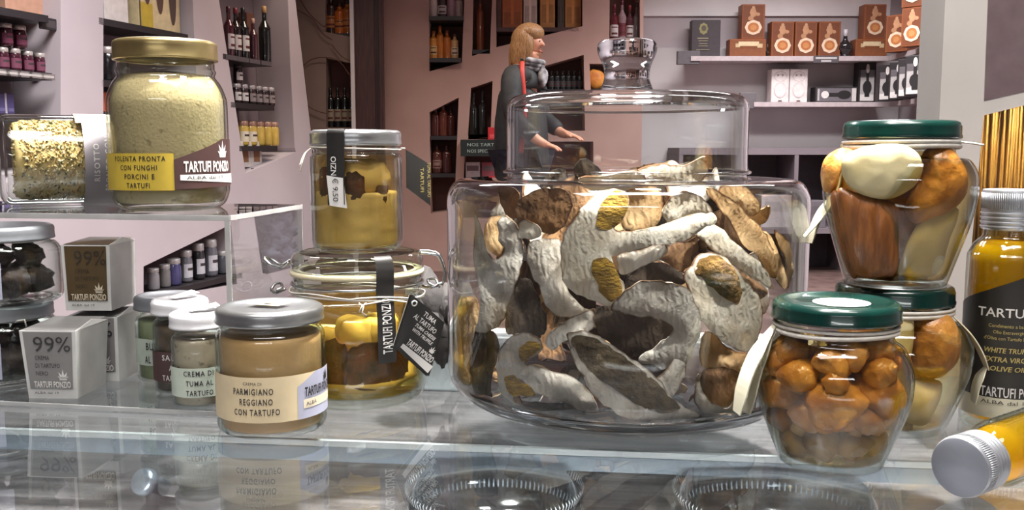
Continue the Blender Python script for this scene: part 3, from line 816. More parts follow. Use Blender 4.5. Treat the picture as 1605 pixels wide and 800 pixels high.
for sx in (-1, 1):
    X = .0505 * sx
    if sx < 0:
        mb.tube(catmull([(X - .002, -.012, .086), (X - .009, -.010, .083), (X - .0125, -.006, .0845), (X - .010, -.003, .0885), (X - .006, -.004, .089), (X - .005, -.008, .0865), (X - .009, -.010, .0850)], 5), w, 8)
        mb.tube(catmull([(X + .001, -.016, .106), (X - .004, -.016, .1025), (X - .012, -.012, .1040), (X - .017, -.008, .1085), (X - .013, -.004, .1075), (X - .005, -.004, .1030), (X + .001, .002, .1055)], 5), w, 8)
    else:
        mb.tube(catmull([(X - .004, -.010, .1105), (X + .004, -.012, .1100), (X + .010, -.012, .1075), (X + .014, -.012, .096), (X + .0135, -.012, .0885), (X + .009, -.012, .087)], 5), w, 8)
        mb.tube(catmull([(X - .004, .004, .1105), (X + .005, .002, .1105), (X + .012, .000, .107), (X + .0155, -.002, .096), (X + .014, -.004, .0885)], 5), w, 8)
        mb.tube(catmull([(X - .002, -.006, .085), (X + .004, -.012, .0845), (X + .009, -.012, .087), (X + .007, -.008, .0905), (X + .002, -.006, .0895), (X + .004, -.010, .0865), (X + .011, -.010, .0845)], 5), w, 8)
mb.build('wire_bail', M_wire, t)
a = math.radians(22.5)
fm, fm2 = cylmap(.0512, 0, .0006), cylmap(.0512, 0, .0010)
mb = MB()
stp = [(.0445, .1124), (.0472, .1116), (.0490, .1090), (.0504, .1030), (.0506, .097), (.0500, .0905), (.0496, .082), (.0505, .0745), (.0518, .065), (.0523, .05), (.0523, .036)]
def stripmap(u, s_):               # follows the jar's outline downwards
    L = [0]
    for (r0, z0), (r1, z1) in zip(stp, stp[1:]): L.append(L[-1] + math.hypot(r1 - r0, z1 - z0))
    s_ = min(max(s_, 0), L[-1] - 1e-6)
    for i in range(len(stp) - 1):
        if L[i] <= s_ <= L[i + 1]:
            q = (s_ - L[i]) / (L[i + 1] - L[i]); rr = stp[i][0] + (stp[i + 1][0] - stp[i][0]) * q; zz = stp[i][1] + (stp[i + 1][1] - stp[i][1]) * q
            return rr, zz, u
def sm(o, a):
    def g(u, s_):
        rr, zz, u = stripmap(u, s_); rr += o
        return (rr * math.sin(a + u / .05), -rr * math.cos(a + u / .05), zz)
    return g
Ls = .0795
g0, g1 = sm(.0004, a), sm(.0008, a)
v, f = [], []; N = 40
for i in range(N + 1):
    s_ = -.0 + Ls * i / N
    for k in range(4): v.append(g0(-.0068 + .0136 * k / 3, s_))
for i in range(N):
    for k in range(3): f.append((i * 4 + k, i * 4 + k + 1, i * 4 + k + 5, i * 4 + k + 4))
mb.add(v, f, 0, True)
mb.text('TARTUFI PONZIO', .0072, lambda u, vv: g1(-vv, .0725 - u), 0, -.0036, 'l', mat=1, width=.040, bold=.012)
mb.build('black_strip', [M_blk, M_paper], t, 'black seal strip with white lettering')
mb = MB(); cord = []
for i in range(60):
    q = 2 * math.pi * i / 60; cord.append((.0502 * math.sin(q), -.0502 * math.cos(q), .0800 + .0030 * math.cos(q + .9) * 1))
mb.tube(cord, .0007, 6, closed=True)
mb.tube([(x * 1.008, y * 1.008, z + .0016 + .001 * math.sin(k * .5)) for k, (x, y, z) in enumerate(cord)], .0006, 6, closed=True)
kp = Vector((.0512 * math.sin(.05), -.0512 * math.cos(.05), .0782))
mb.tube([kp + Vector((-.002, 0, .002)), kp + Vector((.001, -.002, 0)), kp + Vector((.0, -.003, -.004)), kp + Vector((.003, -.002, -.007))], .0006, 6)
mb.tube([kp + Vector((.003, 0, .002)), kp + Vector((0, -.0025, 0)), kp + Vector((-.002, -.003, -.004))], .0006, 6)
aa = math.radians(48); tp = Vector((.0345, -.0475, .0795))
mb.tube([kp + Vector((.002, -.001, .001)), Vector((.052 * math.sin(.45), -.0525 * math.cos(.45), .0815)), tp], .0006, 6)
mb.build('cord', M_blk_hole, t, 'white cord with a knot')
# hanging folded tag (its own plane in front of the jar's right side)
def tagplane(o, ex, ey): return planemap(o, ex, ey)
o = Vector((.0440, -.0440, .0545)); ex = Vector((.70, .33, -.64)).normalized(); ey = Vector((.64, .10, .75)); ey = (ey - ex * ey.dot(ex)).normalized()
nn = ex.cross(ey); nn = nn if nn.y < 0 else -nn
fo = planemap(o, ex, ey)
shape = [(-.0265, .0190), (-.0105, -.0172), (.0275, -.0197), (.0090, .0180)]
mb = MB()
mb.prism([fo(*p) for p in shape], -nn * .0006, 0)
mb.prism([fo(p[0] * 1.0 - .001, p[1] - .001) - nn * .0007 for p in shape], -nn * .0006, 0, side_mat=1)
ft = planemap(o, ex, ey, nn * .0004)
mb.text('TUMA', .0038, ft, -.0030, .0122, 'c', mat=1, width=.0125, bold=.012)
mb.text('AL TARTUFO', .0038, ft, -.0030, .0068, 'c', mat=1, width=.0225, bold=.012)
mb.text('TUMA CHEESE', .0026, ft, .0010, .0028, 'c', mat=1, width=.0205, shear=.2, bold=.015)
mb.text('WITH TRUFFLE', .0026, ft, .0015, -.0010, 'c', mat=1, width=.0205, shear=.2, bold=.015)
mb.text('TARTUFI PONZIO', .0048, ft, .0080, -.0112, 'c', mat=1, width=.0265, bold=.025)
mb.crown(ft, .0155, -.0055, .0058, 1)
mb.strip(-.0070, .0245, lambda u: -.0122, lambda u: -.0155 - (u + .007) * .09, ft, 1, 12)
hp = fo(-.0205, .0150); mb.tube([hp + ex * .0018 * math.cos(q) + ey * .0018 * math.sin(q) + nn * .0005 for q in [2 * math.pi * i / 20 for i in range(20)]], .0005, 6, closed=True, mat=1)
mb.build('hanging_tag', [M_blk, M_paper], t, 'black folded tag with white lettering')
# what is inside
base = CJ; c3 = lambda a_, r_, z: base + Vector((r_ * math.sin(a_ + rz), -r_ * math.cos(a_ + rz), z))
chunk(c3(-.12, .026, .0490), .0135, .010, .0165, rz, 3, M_cheese, 'pale yellow cheese block upright at the front of the clip-top jar', grp=None)
chunk(c3(.50, .028, .0490), .0105, .009, .0160, rz + .4, 4, M_cheese, 'narrow pale cheese block right of the upright one in the clip-top jar')
chunk(c3(-1.0, .026, .041), .010, .009, .0145, rz - .6, 5, M_cheese, 'cheese block at the left side of the clip-top jar')
chunk(c3(0, .001, .0170), .0435, .0435, .0072, rz, 6, M_cheese2, 'flat round of soft whitish cheese at the bottom of the clip-top jar', power=.75)
chunk(c3(2.6, .022, .042), .022, .010, .018, rz, 7, M_cheese, 'cheese block behind the others in the clip-top jar')
for k, (a_, z, w_, h_, l_) in enumerate(((-.44, .0345, .0125, .0185, 'tall dark truffle slice at the left front of the clip-top jar'), (.15, .0325, .0195, .0165, 'broad dark truffle slice at the centre front of the clip-top jar'), (.66, .0360, .0135, .0165, 'dark truffle slice by the black strip in the clip-top jar'), (-.85, .034, .009, .013, 'dark truffle slice at the far left of the clip-top jar'))):
    tslice((a_, z, w_, h_, base, rz), R - .0062, l_, None, k + 3)

# small jar on top
TJ = Vector((put(559, 394, .1122).x, CJ.y, .1122))
t = jar_thing('cheese_jar', 'silver-lidded jar of cheese and truffle in oil, standing on the clip-top jar', TJ); rz = t.rotation_euler.z
R = .0342
prof = body_prof(R, .073, .0312, .0075, rb=.009, rs=.007)
jar_glass(t, prof, M_glass, .0022, .004)
MB().lathe(inside(prof, .0028, .0046, .0715), 56).build('oil', M_paleoil, t, 'pale golden oil')
jar_lid(t, .0338, .0785, .0115, M_silver)
mb = MB()
stp = [(.0338 - .009, .0897), (.0325, .0904), (.0344, .0885), (.0346, .079), (.0345, .077), (.0347, .066), (.0347, .020)]
a = -.43
g0, g1, g2, g3 = sm(.0004, a), sm(.0008, a), sm(.0012, a), sm(.0016, a)
v, f = [], []; N = 40; W_ = .0098
for i in range(N + 1):
    for k in range(4): u = -W_ + 2 * W_ * k / 3; v.append(g0(u, .0605 * i / N + (.0055 - (u + W_) * .28 if i == N else 0) - .003 * (i == N)))
for i in range(N):
    for k in range(3): f.append((i * 4 + k, i * 4 + k + 1, i * 4 + k + 5, i * 4 + k + 4))
mb.add(v, f, 0, True)
mb.text('NZIO', .0062, lambda u, vv: g1(-vv, .0415 - u), 0, -.001, 'l', mat=1, width=.0135, bold=.01)
W2 = .0092; v = []
for i in range(9):
    for k in range(4): v.append(g2(-W2 + 2 * W2 * k / 3 + .0004 * (i - 4) + .001, .0415 + (.0215) * i / 8 + .0006 * k))
mb.add(v, [(i * 4 + k, i * 4 + k + 1, i * 4 + k + 5, i * 4 + k + 4) for i in range(8) for k in range(3)], 1, True)
mb.text('€ 9,50', .0060, lambda u, vv: g3(vv - .0030, .0435 + u), 0, .0005, 'l', mat=0, width=.0165)
v = [g3(.0085, .0425), (g3(.0094, .0425)), g3(.0098, .0622), g3(.0089, .0622)]; mb.add(v, [(0, 1, 2, 3)], 0)
mb.build('black_strip', [M_blk, M_paper], t, 'black seal strip with a white price label')
mb = MB()
mb.tube([(.0335 * math.sin(q), -.0335 * math.cos(q), .0765 - .001 * math.sin(q)) for q in [2 * math.pi * i / 40 for i in range(40)]], .0006, 6, closed=True)
mb.tube(catmull([(-.0325, -.010, .0765), (-.036, -.012, .073), (-.0385, -.014, .066), (-.040, -.013, .060)], 5), .0005, 6)
mb.tube(catmull([(-.0325, -.010, .0765), (-.0375, -.009, .072), (-.0405, -.011, .064)], 5), .0005, 6)
mb.tube([(.033, -.006, .0765), (.036, -.008, .0765)], .0005, 6)
mb.build('cord', M_blk_hole, t, 'thin white cord')
o = Vector((.0455, -.007, .056)); ex = Vector((.70, -.70, -.22)).normalized(); ex = Vector((.9, .43, 0)).normalized(); ey = Vector((0, 0, 1)); ey = (ey - ex * ex.z).normalized(); nn = ex.cross(ey); nn = nn if nn.y < 0 else -nn
fo = planemap(o, ex, ey)
mb = MB(); mb.prism([fo(*p) for p in ((-.0100, .0195), (-.0100, -.0085), (.0100, -.0225), (.0100, .0085))], nn * .0006, 0)
ft = planemap(o, ex, ey, nn * .001)
for u, w_ in ((.0075, .026), (.0015, .018)):
    mb.text('TUMA AL TARTUFO' if u > .004 else 'TARTUFI', .003, lambda x, y, u=u: ft(u + y, -x - .003), 0, 0, 'c', mat=1, width=w_)
mb.build('hanging_tag', [M_blk, M_goldprint], t, 'black tag with gold lettering')
base = TJ
chunk(c3(.42, .0100, .0550), .0200, .0185, .0135, rz + .3, 13, M_cheese, 'upright cheese cylinder in the upper right of the small jar on the clip-top jar', power=.7)
chunk(c3(-1.1, .0115, .0560), .0165, .0160, .0130, rz + .1, 14, M_cheese, 'cheese piece behind the black strip of the upper cheese jar', power=.7)
o = MB().lathe(inside(prof, .0040, .0054, .0445), 40, squash=lambda a_, z_: 1 - .05 * abs(noise.noise(Vector((math.cos(a_) * 2, math.sin(a_) * 2, z_ * 90))))).build('cheese_piece', M_cheese2); o.location = TJ
tag(o, 'soft whitish cheese filling the lower half of the upper cheese jar', 'cheese')
for k, (a_, z, w_, h_, l_) in enumerate(((-.06, .0475, .0085, .0125, 'dark truffle slice right of the black strip in the upper cheese jar'), (.72, .0450, .0055, .0110, 'thin truffle slice at the right side of the upper cheese jar'), (-.88, .0500, .0085, .0130, 'large dark truffle slice at the left side of the upper cheese jar'))):
    tslice((a_, z, w_, h_, base, rz), R - .0042, l_, None, k + 31)

# ------------------------------------------------------------------ pickled mushrooms in dark green lidded jars
M_poil = thin_glass('pickle_oil', (251, 240, 212), (232, 202, 140), .03, .02, .7, 2.0)
M_orange = paint('pickled_cap', (220, 160, 80), .35, c2=(166, 106, 42), scale=60, bump=.5, bscale=130, coat=.3)
M_brownp2 = paint('pickled_stem_brown', (138, 84, 36), .4, c2=(98, 56, 22), scale=60, bump=.3, bscale=80, stretch=(3, 3, .6))
M_palep = paint('pickled_flesh', (220, 208, 164), .35, c2=(206, 190, 140), scale=40, bump=.15, bscale=80, coat=.2)
M_greyp2 = paint('pickled_pale_stem', (180, 154, 116), .4, c2=(140, 112, 80), scale=60)
M_dull = paint('dull_cap', (176, 128, 72), .4, c2=(138, 94, 50), scale=60, bump=.25, bscale=90, coat=.3)
M_leaf = paint('cream_leaf_paper', (220, 216, 194), .6, c2=(206, 202, 180), scale=20)
def vase_prof(rb, rbel, zbel, rn, h):
    return [(0, .003), (rb * .85, .0015), (rb * .97, 0)] + [(p.x, p.y) for p in catmull([(rb, .0003), (rb * 1.03, .003), (rb + (rbel - rb) * .45, zbel * .36), (rbel * .955, zbel * .72), (rbel, zbel), (rbel * .975, zbel + (h - zbel) * .38), (rbel * .87, zbel + (h - zbel) * .72), (rn * 1.03, h - .004), (rn, h)], 4)] + [(rn, h + .003), (rn + .001, h + .005), (rn, h + .007), (rn, h + .0115)]
def green_lid(t, r, z, h):
    mb = MB(); mb.M = Matrix.Translation((0, 0, z))
    mb.lathe([(0, h - .0016), (r - .0095, h - .0016), (r - .007, h - .0002), (r - .0035, h), (r - .001, h - .0014), (r, h - .0042), (r, .0030), (r + .0006, .0018), (r + .0004, .0003), (r - .0018, 0), (r - .003, .001), (r - .003, h - .004)], 72)
    return mb.build('lid', M_greenlid, t)
def cord_ring(t, r, z, w=.0016, tail=None):
    mb = MB()
    mb.tube([(r * math.sin(q), -r * math.cos(q), z + .0006 * math.sin(2 * q)) for q in [2 * math.pi * i / 48 for i in range(48)]], w, 8, closed=True)
    mb.tube([((r + .0004) * math.sin(q), -(r + .0004) * math.cos(q), z + .0028 + .0006 * math.sin(q + 1)) for q in [2 * math.pi * i / 48 for i in range(48)]], w * .8, 8, closed=True)
    if tail: mb.tube(catmull(tail, 5), w * .4, 6)
    return mb.build('cord', M_string, t)
def leaves(t, pts_list):
    mb = MB()
    for (p0, p1, side, w, bend) in pts_list:            # a folded paper slip hanging from p0 to p1, w wide along side
        p0, p1, side = Vector(p0), Vector(p1), Vector(side).normalized()
        nrm = (p1 - p0).cross(side).normalized(); v = []; N = 14
        for i in range(N + 1):
            q = i / N; c = p0.lerp(p1, q) + nrm * bend * math.sin(math.pi * q) * 1.0
            ww = w * (.25 + .75 * min(1, q * 3)) * (1 if q < .8 else 1 - (q - .8) * 1.8)
            v += [c - side * ww / 2, c + side * ww / 2]
        f = [(2 * i, 2 * i + 1, 2 * i + 3, 2 * i + 2) for i in range(N)]
        mb.add(v + [p + nrm * .0007 for p in v], f + [tuple(len(v) + k for k in q) for q in f] + [(2 * i, 2 * i + 2, len(v) + 2 * i + 2, len(v) + 2 * i) for i in range(N)] + [(2 * i + 1, 2 * i + 3, len(v) + 2 * i + 3, len(v) + 2 * i + 1) for i in range(N)], 0)
    return mb.build('hanging_tag', M_leaf, t, 'folded cream paper tag')
def button(c, r, tilt, seed, lab, grp, mats=None, squash=.8, stem=.9, sink=(0, 0, 0)):
    """little whole mushroom: domed cap with an incurved rim, stub of a stem"""
    mb = MB()
    w = lambda a, z: 1 + .30 * noise.noise(Vector((math.cos(a) * 1.1 + seed * 3.3, math.sin(a) * 1.1, z * 70 + seed))) + .16 * noise.noise(Vector((math.cos(a) * 2.6 + seed, math.sin(a) * 2.6 - seed, z * 190)))
    cap = [(0, r * squash)] + [(r * math.sin(q), r * squash * math.cos(q)) for q in (.25, .5, .75, 1.0, 1.25, 1.5, 1.75, 2.0)] + [(r * .55, -r * .34), (r * .42, -r * .22)]
    mb.lathe([(p.x, p.y) for p in catmull(cap, 2)], 34, 0, squash=w)
    o = mb.build('pickled_mushroom', mats or [M_orange])
    sb = MB().lathe([(r * .46, -r * .2), (r * .44, -r * .5), (r * .5, -r * stem), (r * .38, -r * (stem + .16)), (0, -r * (stem + .18))], 16, 0, squash=w)
    s_ = sb.build('stem', M_greyp2, o)
    o.location = c; o.rotation_euler = tilt
    return tag(o, lab, 'mushroom', grp)

# front jar of little mushrooms
FJ = put(1301, 721)
t = jar_thing('mushroom_jar', 'green-lidded jar of small orange pickled mushrooms, nearest on the right', FJ); rz = t.rotation_euler.z
prof = vase_prof(.0305, .0458, .0495, .0335, .0800)
jar_glass(t, prof, M_glass, .002, .0045, 80)
MB().lathe(inside(prof, .0026, .0052, .0770), 64).build('oil', M_poil, t, 'pale pickling oil')
green_lid(t, .0372, .0875, .0115)
mb = MB(); mb.M = Matrix.Translation((.003, -.003, .0978))
mb.lathe([(0, .0003), (.0165, .0002), (.0165, 0), (0, 0)], 40)
mb.build('lid_sticker', M_paper, t, 'round white sticker')
cord_ring(t, .0352, .0815, .0015)
leaves(t, [((-.0345, -.012, .083), (-.054, -.022, .030), (.45, -1, 0), .020, .004), ((-.0345, -.008, .083), (-.0495, -.012, .028), (.5, -1, .1), .022, .003)])
base = FJ
fj = [(1235, 548, 26), (1252, 590, 27), (1212, 568, 22), (1303, 570, 25), (1336, 555, 22), (1372, 548, 24), (1378, 585, 22), (1400, 560, 20), (1222, 612, 27), (1306, 632, 44), (1376, 615, 34), (1265, 655, 24), (1225, 650, 22), (1352, 660, 28), (1390, 650, 22), (1250, 690, 24), (1290, 692, 24), (1335, 695, 24), (1370, 690, 20), (1310, 600, 18)]
words = ['topmost at the left', 'below the topmost left one', 'against the left wall', 'upper centre', 'upper right of centre', 'top right', 'under the top right one', 'against the right wall', 'at mid height on the left', 'largest, in the middle', 'large, right of the middle', 'left of the bottom centre', 'low at the left', 'low right of centre', 'low at the right wall', 'bottom left', 'bottom centre', 'bottom right of centre', 'bottom right', 'small, wedged in the centre']
rg = random.Random(3)
def prad(prof, z):
    b = [r for r, zz in prof if abs(zz - z) < .006 and r > .02]
    for (r0, z0), (r1, z1) in zip(prof[2:], prof[3:]):
        if z0 <= z <= z1 and z1 > z0: return r0 + (r1 - r0) * (z - z0) / (z1 - z0)
    return max(b) if b else prof[-1][0]
def place_in(px, py, rpx, base, prof, gap=.0032):
    """a spot just behind the jar's front wall seen at px, py"""
    y = base.y - .03
    for _ in range(12):
        p = P(px, py, y); rad = rpx * pxm(p); R_ = prad(prof, max(.006, min(.075, p.z))) - gap - rad * .92
        dx = max(-R_, min(R_, p.x - base.x)); y = base.y - math.sqrt(max(R_ * R_ - dx * dx, 0))
    return Vector((base.x + dx, y, max(p.z, .006 + rad * .8))), rad
for k, ((px, py, rp), w_) in enumerate(zip(fj, words)):
    c, rad = place_in(px, py, rp * 1.16, base, prof)
    button(c, rad, (rg.uniform(.2, 1.3), rg.uniform(-.5, .5), rz + rg.uniform(-.6, .6)), k, 'small orange pickled mushroom in the front jar, ' + w_, 'pickled mushrooms in the front jar', squash=rg.uniform(.75, .95), stem=rg.uniform(.7, 1.1), mats=[M_orange if py < 640 else M_greyp2 if py > 675 else M_dull])
for k in range(16):
    a_ = k * 2.4; z = .016 + .056 * ((k * 7) % 16) / 16; rr = (.012 if k % 2 else .024)
    button(FJ + Vector((rr * math.sin(a_), abs(rr * math.cos(a_)) * .9, z)), .0095, (rg.uniform(-1, 1), rg.uniform(-1, 1), a_), 50 + k, 'pickled mushroom deep inside the front jar, behind the others', 'pickled mushrooms deep in the front jar')

# the stack behind it: two jars of large mushroom pieces
def big_piece(px, py, dep, outline, base, lab, mat, th, bulge, seed, name='pickled_mushroom'):
    """thick rounded piece whose outline (photo pixels) is carried back to the jar's inside"""
    ctr = P(px, py, dep); n = Vector((-(ctr.x - base.x) * .8, 0, 0)) + Vector((0, 1, 0)); n.normalize()
    loop = [on_plane(q[0], q[1], ctr, n) - ctr for q in catmull([(x, y, 0) for x, y in outline], 5, True)]
    N = len(loop); c = sum(loop, Vector()) / N
    v, f = [], []; rings = 7
    for side in (1, -1):
        for i in range(rings):
            k = math.sin(math.pi / 2 * (1 - i / (rings - .0))) ; d = math.cos(math.pi / 2 * (1 - i / (rings - .0)))
            for j, p in enumerate(loop):
                q = c + (p - c) * k
                q = q - n * side * (th * d * (bulge if side > 0 else 1)) + n * .0012 * noise.noise(q * 120 + Vector((seed, 0, 0)))
                v.append(q)
        v.append(c - n * side * th * (bulge if side > 0 else 1))
    S = rings * N + 1
    for b in (0, S):
        for i in range(rings - 1):
            for j in range(N): f.append((b + i * N + j, b + i * N + (j + 1) % N, b + (i + 1) * N + (j + 1) % N, b + (i + 1) * N + j))
        for j in range(N): f.append((b + (rings - 1) * N + j, b + (rings - 1) * N + (j + 1) % N, b + rings * N))
    o = MB().add(v, f, 0, True).build(name, mat); o.location = ctr
    return tag(o, lab, 'mushroom')
LJ = put(1392, 664)
t = jar_thing('mushroom_jar', 'green-lidded jar of large pickled mushroom pieces, lower of the stack behind the front jar', LJ); rz = t.rotation_euler.z
prof2 = vase_prof(.036, .0515, .0500, .0345, .0785)
jar_glass(t, prof2, M_glass, .0022, .0045, 80)
MB().lathe(inside(prof2, .0028, .0052, .0780), 64).build('oil', M_poil, t, 'pale pickling oil')
green_lid(t, .0382, .0855, .0125)
cord_ring(t, .0372, .0800, .0016)
leaves(t, [((.036, -.008, .080), (.0585, -.010, .046), (.2, -1, 0), .016, -.003), ((.0585, -.010, .048), (.052, -.008, .022), (.2, -1, 0), .016, .002)])
yb = LJ.y
big_piece(1455, 545, yb - .027, [(1432, 500), (1455, 488), (1485, 492), (1503, 525), (1500, 560), (1478, 588), (1448, 592), (1430, 570), (1424, 530)], LJ, 'large round orange mushroom cap at the right of the lower back jar', M_orange, .015, 1.0, 1)
big_piece(1415, 545, yb - .033, [(1392, 480), (1425, 482), (1432, 520), (1424, 580), (1408, 640), (1390, 640), (1385, 560)], LJ, 'tall pale mushroom slice at the left of the lower back jar', M_palep, .006, 1.0, 2)
big_piece(1440, 625, yb - .026, [(1412, 600), (1445, 596), (1475, 600), (1465, 640), (1450, 665), (1425, 664), (1408, 640)], LJ, 'pale mushroom stub at the bottom of the lower back jar', M_palep, .010, 1.0, 3)
big_piece(1345, 545, yb - .022, [(1320, 490), (1375, 490), (1385, 560), (1372, 640), (1340, 640), (1318, 560)], LJ, 'orange mushroom piece hidden behind the front jar, in the lower back jar', M_orange, .012, 1.0, 4)
big_piece(1400, 560, yb + .010, [(1340, 490), (1450, 490), (1470, 560), (1440, 640), (1370, 640), (1335, 560)], LJ, 'brown mushroom piece deep inside the lower back jar', M_brownp2, .014, 1.0, 5)

UJ = Vector((P(1402, 440, LJ.y).x, LJ.y, .0985))
t = jar_thing('mushroom_jar', 'green-lidded jar of large white and brown mushroom pieces, standing on the other back jar', UJ); rz = t.rotation_euler.z
prof3 = vase_prof(.0325, .0490, .0660, .0338, .0895)
jar_glass(t, prof3, M_glass, .0022, .0045, 80)
MB().lathe(inside(prof3, .0028, .0052, .0885), 64).build('oil', M_poil, t, 'pale pickling oil')
green_lid(t, .0370, .0965, .0120)
cord_ring(t, .0360, .0915, .0017, [(.036, -.010, .0945), (.043, -.014, .0935), (.049, -.016, .0925)])
leaves(t, [((-.0365, -.010, .0930), (-.0585, -.010, .0300), (.35, -1, 0), .012, -.008), ((-.040, .004, .060), (-.0560, .004, .0240), (.35, -1, .1), .022, .003)])
yb = UJ.y
big_piece(1383, 268, yb - .037, [(1318, 258), (1330, 240), (1365, 228), (1410, 226), (1438, 240), (1446, 268), (1430, 295), (1395, 312), (1358, 308), (1328, 290)], UJ, 'big pale half mushroom at the top of the upper back jar', M_palep, .010, .8, 11)
big_piece(1478, 285, yb - .026, [(1452, 235), (1485, 230), (1510, 262), (1514, 300), (1490, 330), (1455, 345), (1432, 350), (1420, 330), (1432, 300), (1446, 270)], UJ, 'large golden mushroom cap at the right of the upper back jar', M_orange, .016, .9, 12)
big_piece(1370, 365, yb - .034, [(1312, 300), (1350, 305), (1402, 318), (1408, 350), (1405, 425), (1385, 434), (1345, 432), (1328, 390)], UJ, 'broad dark brown mushroom stem at the front of the upper back jar', M_brownp2, .010, .9, 13)
big_piece(1298, 275, yb - .012, [(1296, 245), (1320, 232), (1338, 240), (1316, 270), (1306, 300), (1292, 300), (1287, 270)], UJ, 'orange mushroom piece at the left shoulder of the upper back jar', M_orange, .010, 1.0, 14)
big_piece(1455, 385, yb - .028, [(1450, 335), (1470, 328), (1502, 328), (1490, 370), (1468, 430), (1420, 433), (1408, 425), (1425, 375)], UJ, 'pale greenish mushroom slab at the lower right of the upper back jar', M_palep, .007, .9, 15)
big_piece(1400, 340, yb + .010, [(1320, 260), (1480, 260), (1490, 340), (1450, 430), (1350, 430), (1310, 340)], UJ, 'golden mushroom piece deep inside the upper back jar', M_orange, .016, 1.0, 16)
big_piece(1322, 350, yb - .020, [(1302, 310), (1318, 305), (1336, 370), (1345, 430), (1332, 432), (1318, 390)], UJ, 'narrow brown mushroom stem at the left edge of the upper back jar', M_brownp2, .009, .9, 17)

# ------------------------------------------------------------------ olive oil bottles
M_olive = thin_glass('olive_oil', (250, 232, 90), (214, 180, 20), .03, .02, .7, 1.6, .42, (240, 190, 20))  # strong yellow scatter stands for the bright background glowing through the oil
M_alu = paint('aluminium_cap', (196, 200, 206), .34, .85, c2=(184, 188, 196))
M_aludisc = paint('grey_cap_top', (142, 146, 158), .45, .5)
def oil_bottle(t, R, h, rn, hb, capr, caph, label=True):
    """upright bottle along local +z"""
    prof = [(0, .003), (R * .8, .0012), (R * .92, 0)] + [(p.x, p.y) for p in catmull([(R * .95, .0004), (R, .004), (R, h * .5), (R, h - .010), (R * .96, h - .003), (R * .84, h + .003), (rn * 1.05, h + .0075), (rn, h + .010)], 4)] + [(rn, h + hb)]
    MB().lathe(shell(prof, .0022, .005), 64).build('glass_body', M_glassg, t)
    MB().lathe(inside(prof, .0028, .0056, h + .006), 56).build('oil', M_olive, t, 'yellow olive oil')
    z0 = h + hb - .002
    cp = [(rn + .0006, z0 - .0005), (capr * .97, z0)]
    z = z0
    for k in range(4): cp += [(capr * .97, z + .0008), (capr, z + .0014), (capr, z + .0022), (capr * .965, z + .0028)]; z += .0030
    cp += [(capr * .985, z + .001), (capr * .985, z0 + caph - .0015)]
    mb = MB().lathe(cp + [(capr * .955, z0 + caph)], 72)
    for k in range(90):
        a = 2 * math.pi * k / 90; mb.tube([(capr * .987 * math.sin(a), -capr * .987 * math.cos(a), z + .002), (capr * .987 * math.sin(a), -capr * .987 * math.cos(a), z0 + caph - .002)], .00035, 4)
    c = mb.build('screw_cap', M_alu, t, 'ribbed silver screw cap')
    MB().lathe([(capr * .955, z0 + caph), (capr * .93, z0 + caph + .0003), (0, z0 + caph + .0003)], 64).build('cap_top', M_aludisc, c)
    return prof
OB = put(1566, 661)
t = thing('olive_oil_bottle', 'upright bottle of yellow olive oil with a black label at the right edge', 'bottle', OB, face_cam(OB, 0))
oil_bottle(t, .0262, .1215, .0165, .0150, .0190, .0265)
R = .0262; f0, f1 = cylmap(R, 0, .0004), cylmap(R, 0, .0008)
mb = MB()
mb.strip(-.0385, .060, lambda u: .0885 + (u + .0262) * .44, lambda u: .0225, f0, 0, 44)
mb.strip(-.0385, .060, lambda u: .0226, lambda u: .0085, f0, 3, 44)
mb.text('TARTUFO', .0062, f1, .0030, .0775, 'c', mat=1, width=.040, bold=.01)
for k, s in enumerate(('Condimento a base di', 'Olio Extravergine', "d'Oliva con Tartufo Bianco")): mb.text(s, .0024, f1, .0035, .0705 - k * .0042, 'c', mat=2, width=(.026, .020, .031)[k])
for k, s in enumerate(('WHITE TRUFFLE', 'EXTRA VIRGIN', 'OLIVE OIL')): mb.text(s, .0034, f1, .0035, .0535 - k * .0062, 'c', mat=2, width=(.031, .029, .022)[k], shear=.15, bold=.015)
mb.text('TARTUFI PONZIO', .0068, f1, -.0125, .0235, 'l', mat=1, width=.044, bold=.012)
mb.crown(f1, .0195, .0325, .011, 1)
mb.text('ALBA dal 19', .0026, f1, -.012, .0185, 'l', mat=4, width=.03)
mb.build('label', [M_blk, M_paper, M_goldprint, M_leaf, M_ink], t, 'black label with white and gold lettering')
# the one lying down, cap towards the viewer
capc = G(1504, 733, .0192)
dirv = Vector((.80, .60, 0)).normalized()
t = thing('olive_oil_bottle', 'small olive oil bottle lying on its side, silver cap towards the viewer', 'bottle', (0, 0, 0))
Ltot = .085 + .012 - .002 + .023
t.location = Vector((capc.x, capc.y, .0190)) + dirv * Ltot
q = dirv.to_track_quat('-Z', 'Y'); t.rotation_mode = 'XYZ'; t.rotation_euler = q.to_euler()
oil_bottle(t, .0188, .085, .0125, .012, .0166, .023)

# ------------------------------------------------------------------ spaghetti carton behind the jars
M_mauve = paint('mauve_print', (116, 98, 102), .6, c2=(106, 88, 92), scale=60)
M_pcard = paint('pale_carton', (216, 210, 206), .6, scale=6)
M_pside = paint('grey_carton_side', (168, 164, 162), .6, scale=6)
S0 = put(1453, 592); cw, cd, ch = .135, .05, .42
t = thing('spaghetti_carton', 'tall pale carton of spaghetti with a slanted window, standing behind the oil bottle', 'carton', S0, math.radians(-2))
def wz(px, py): p = P(px, py, S0.y); return Vector((p.x - S0.x, 0, p.z))
win = [wz(1541, 181), wz(1640, 136), Vector((cw - .01, 0, .055)), Vector((wz(1530, 300).x - .004, 0, .055))]
win[1].x = cw - .01
outer = [Vector((0, 0, .001)), Vector((cw, 0, .001)), Vector((cw, 0, ch)), Vector((0, 0, ch))]
MB().holed(outer, [win], (0, .0012, 0)).build('front_panel', M_pcard, t)
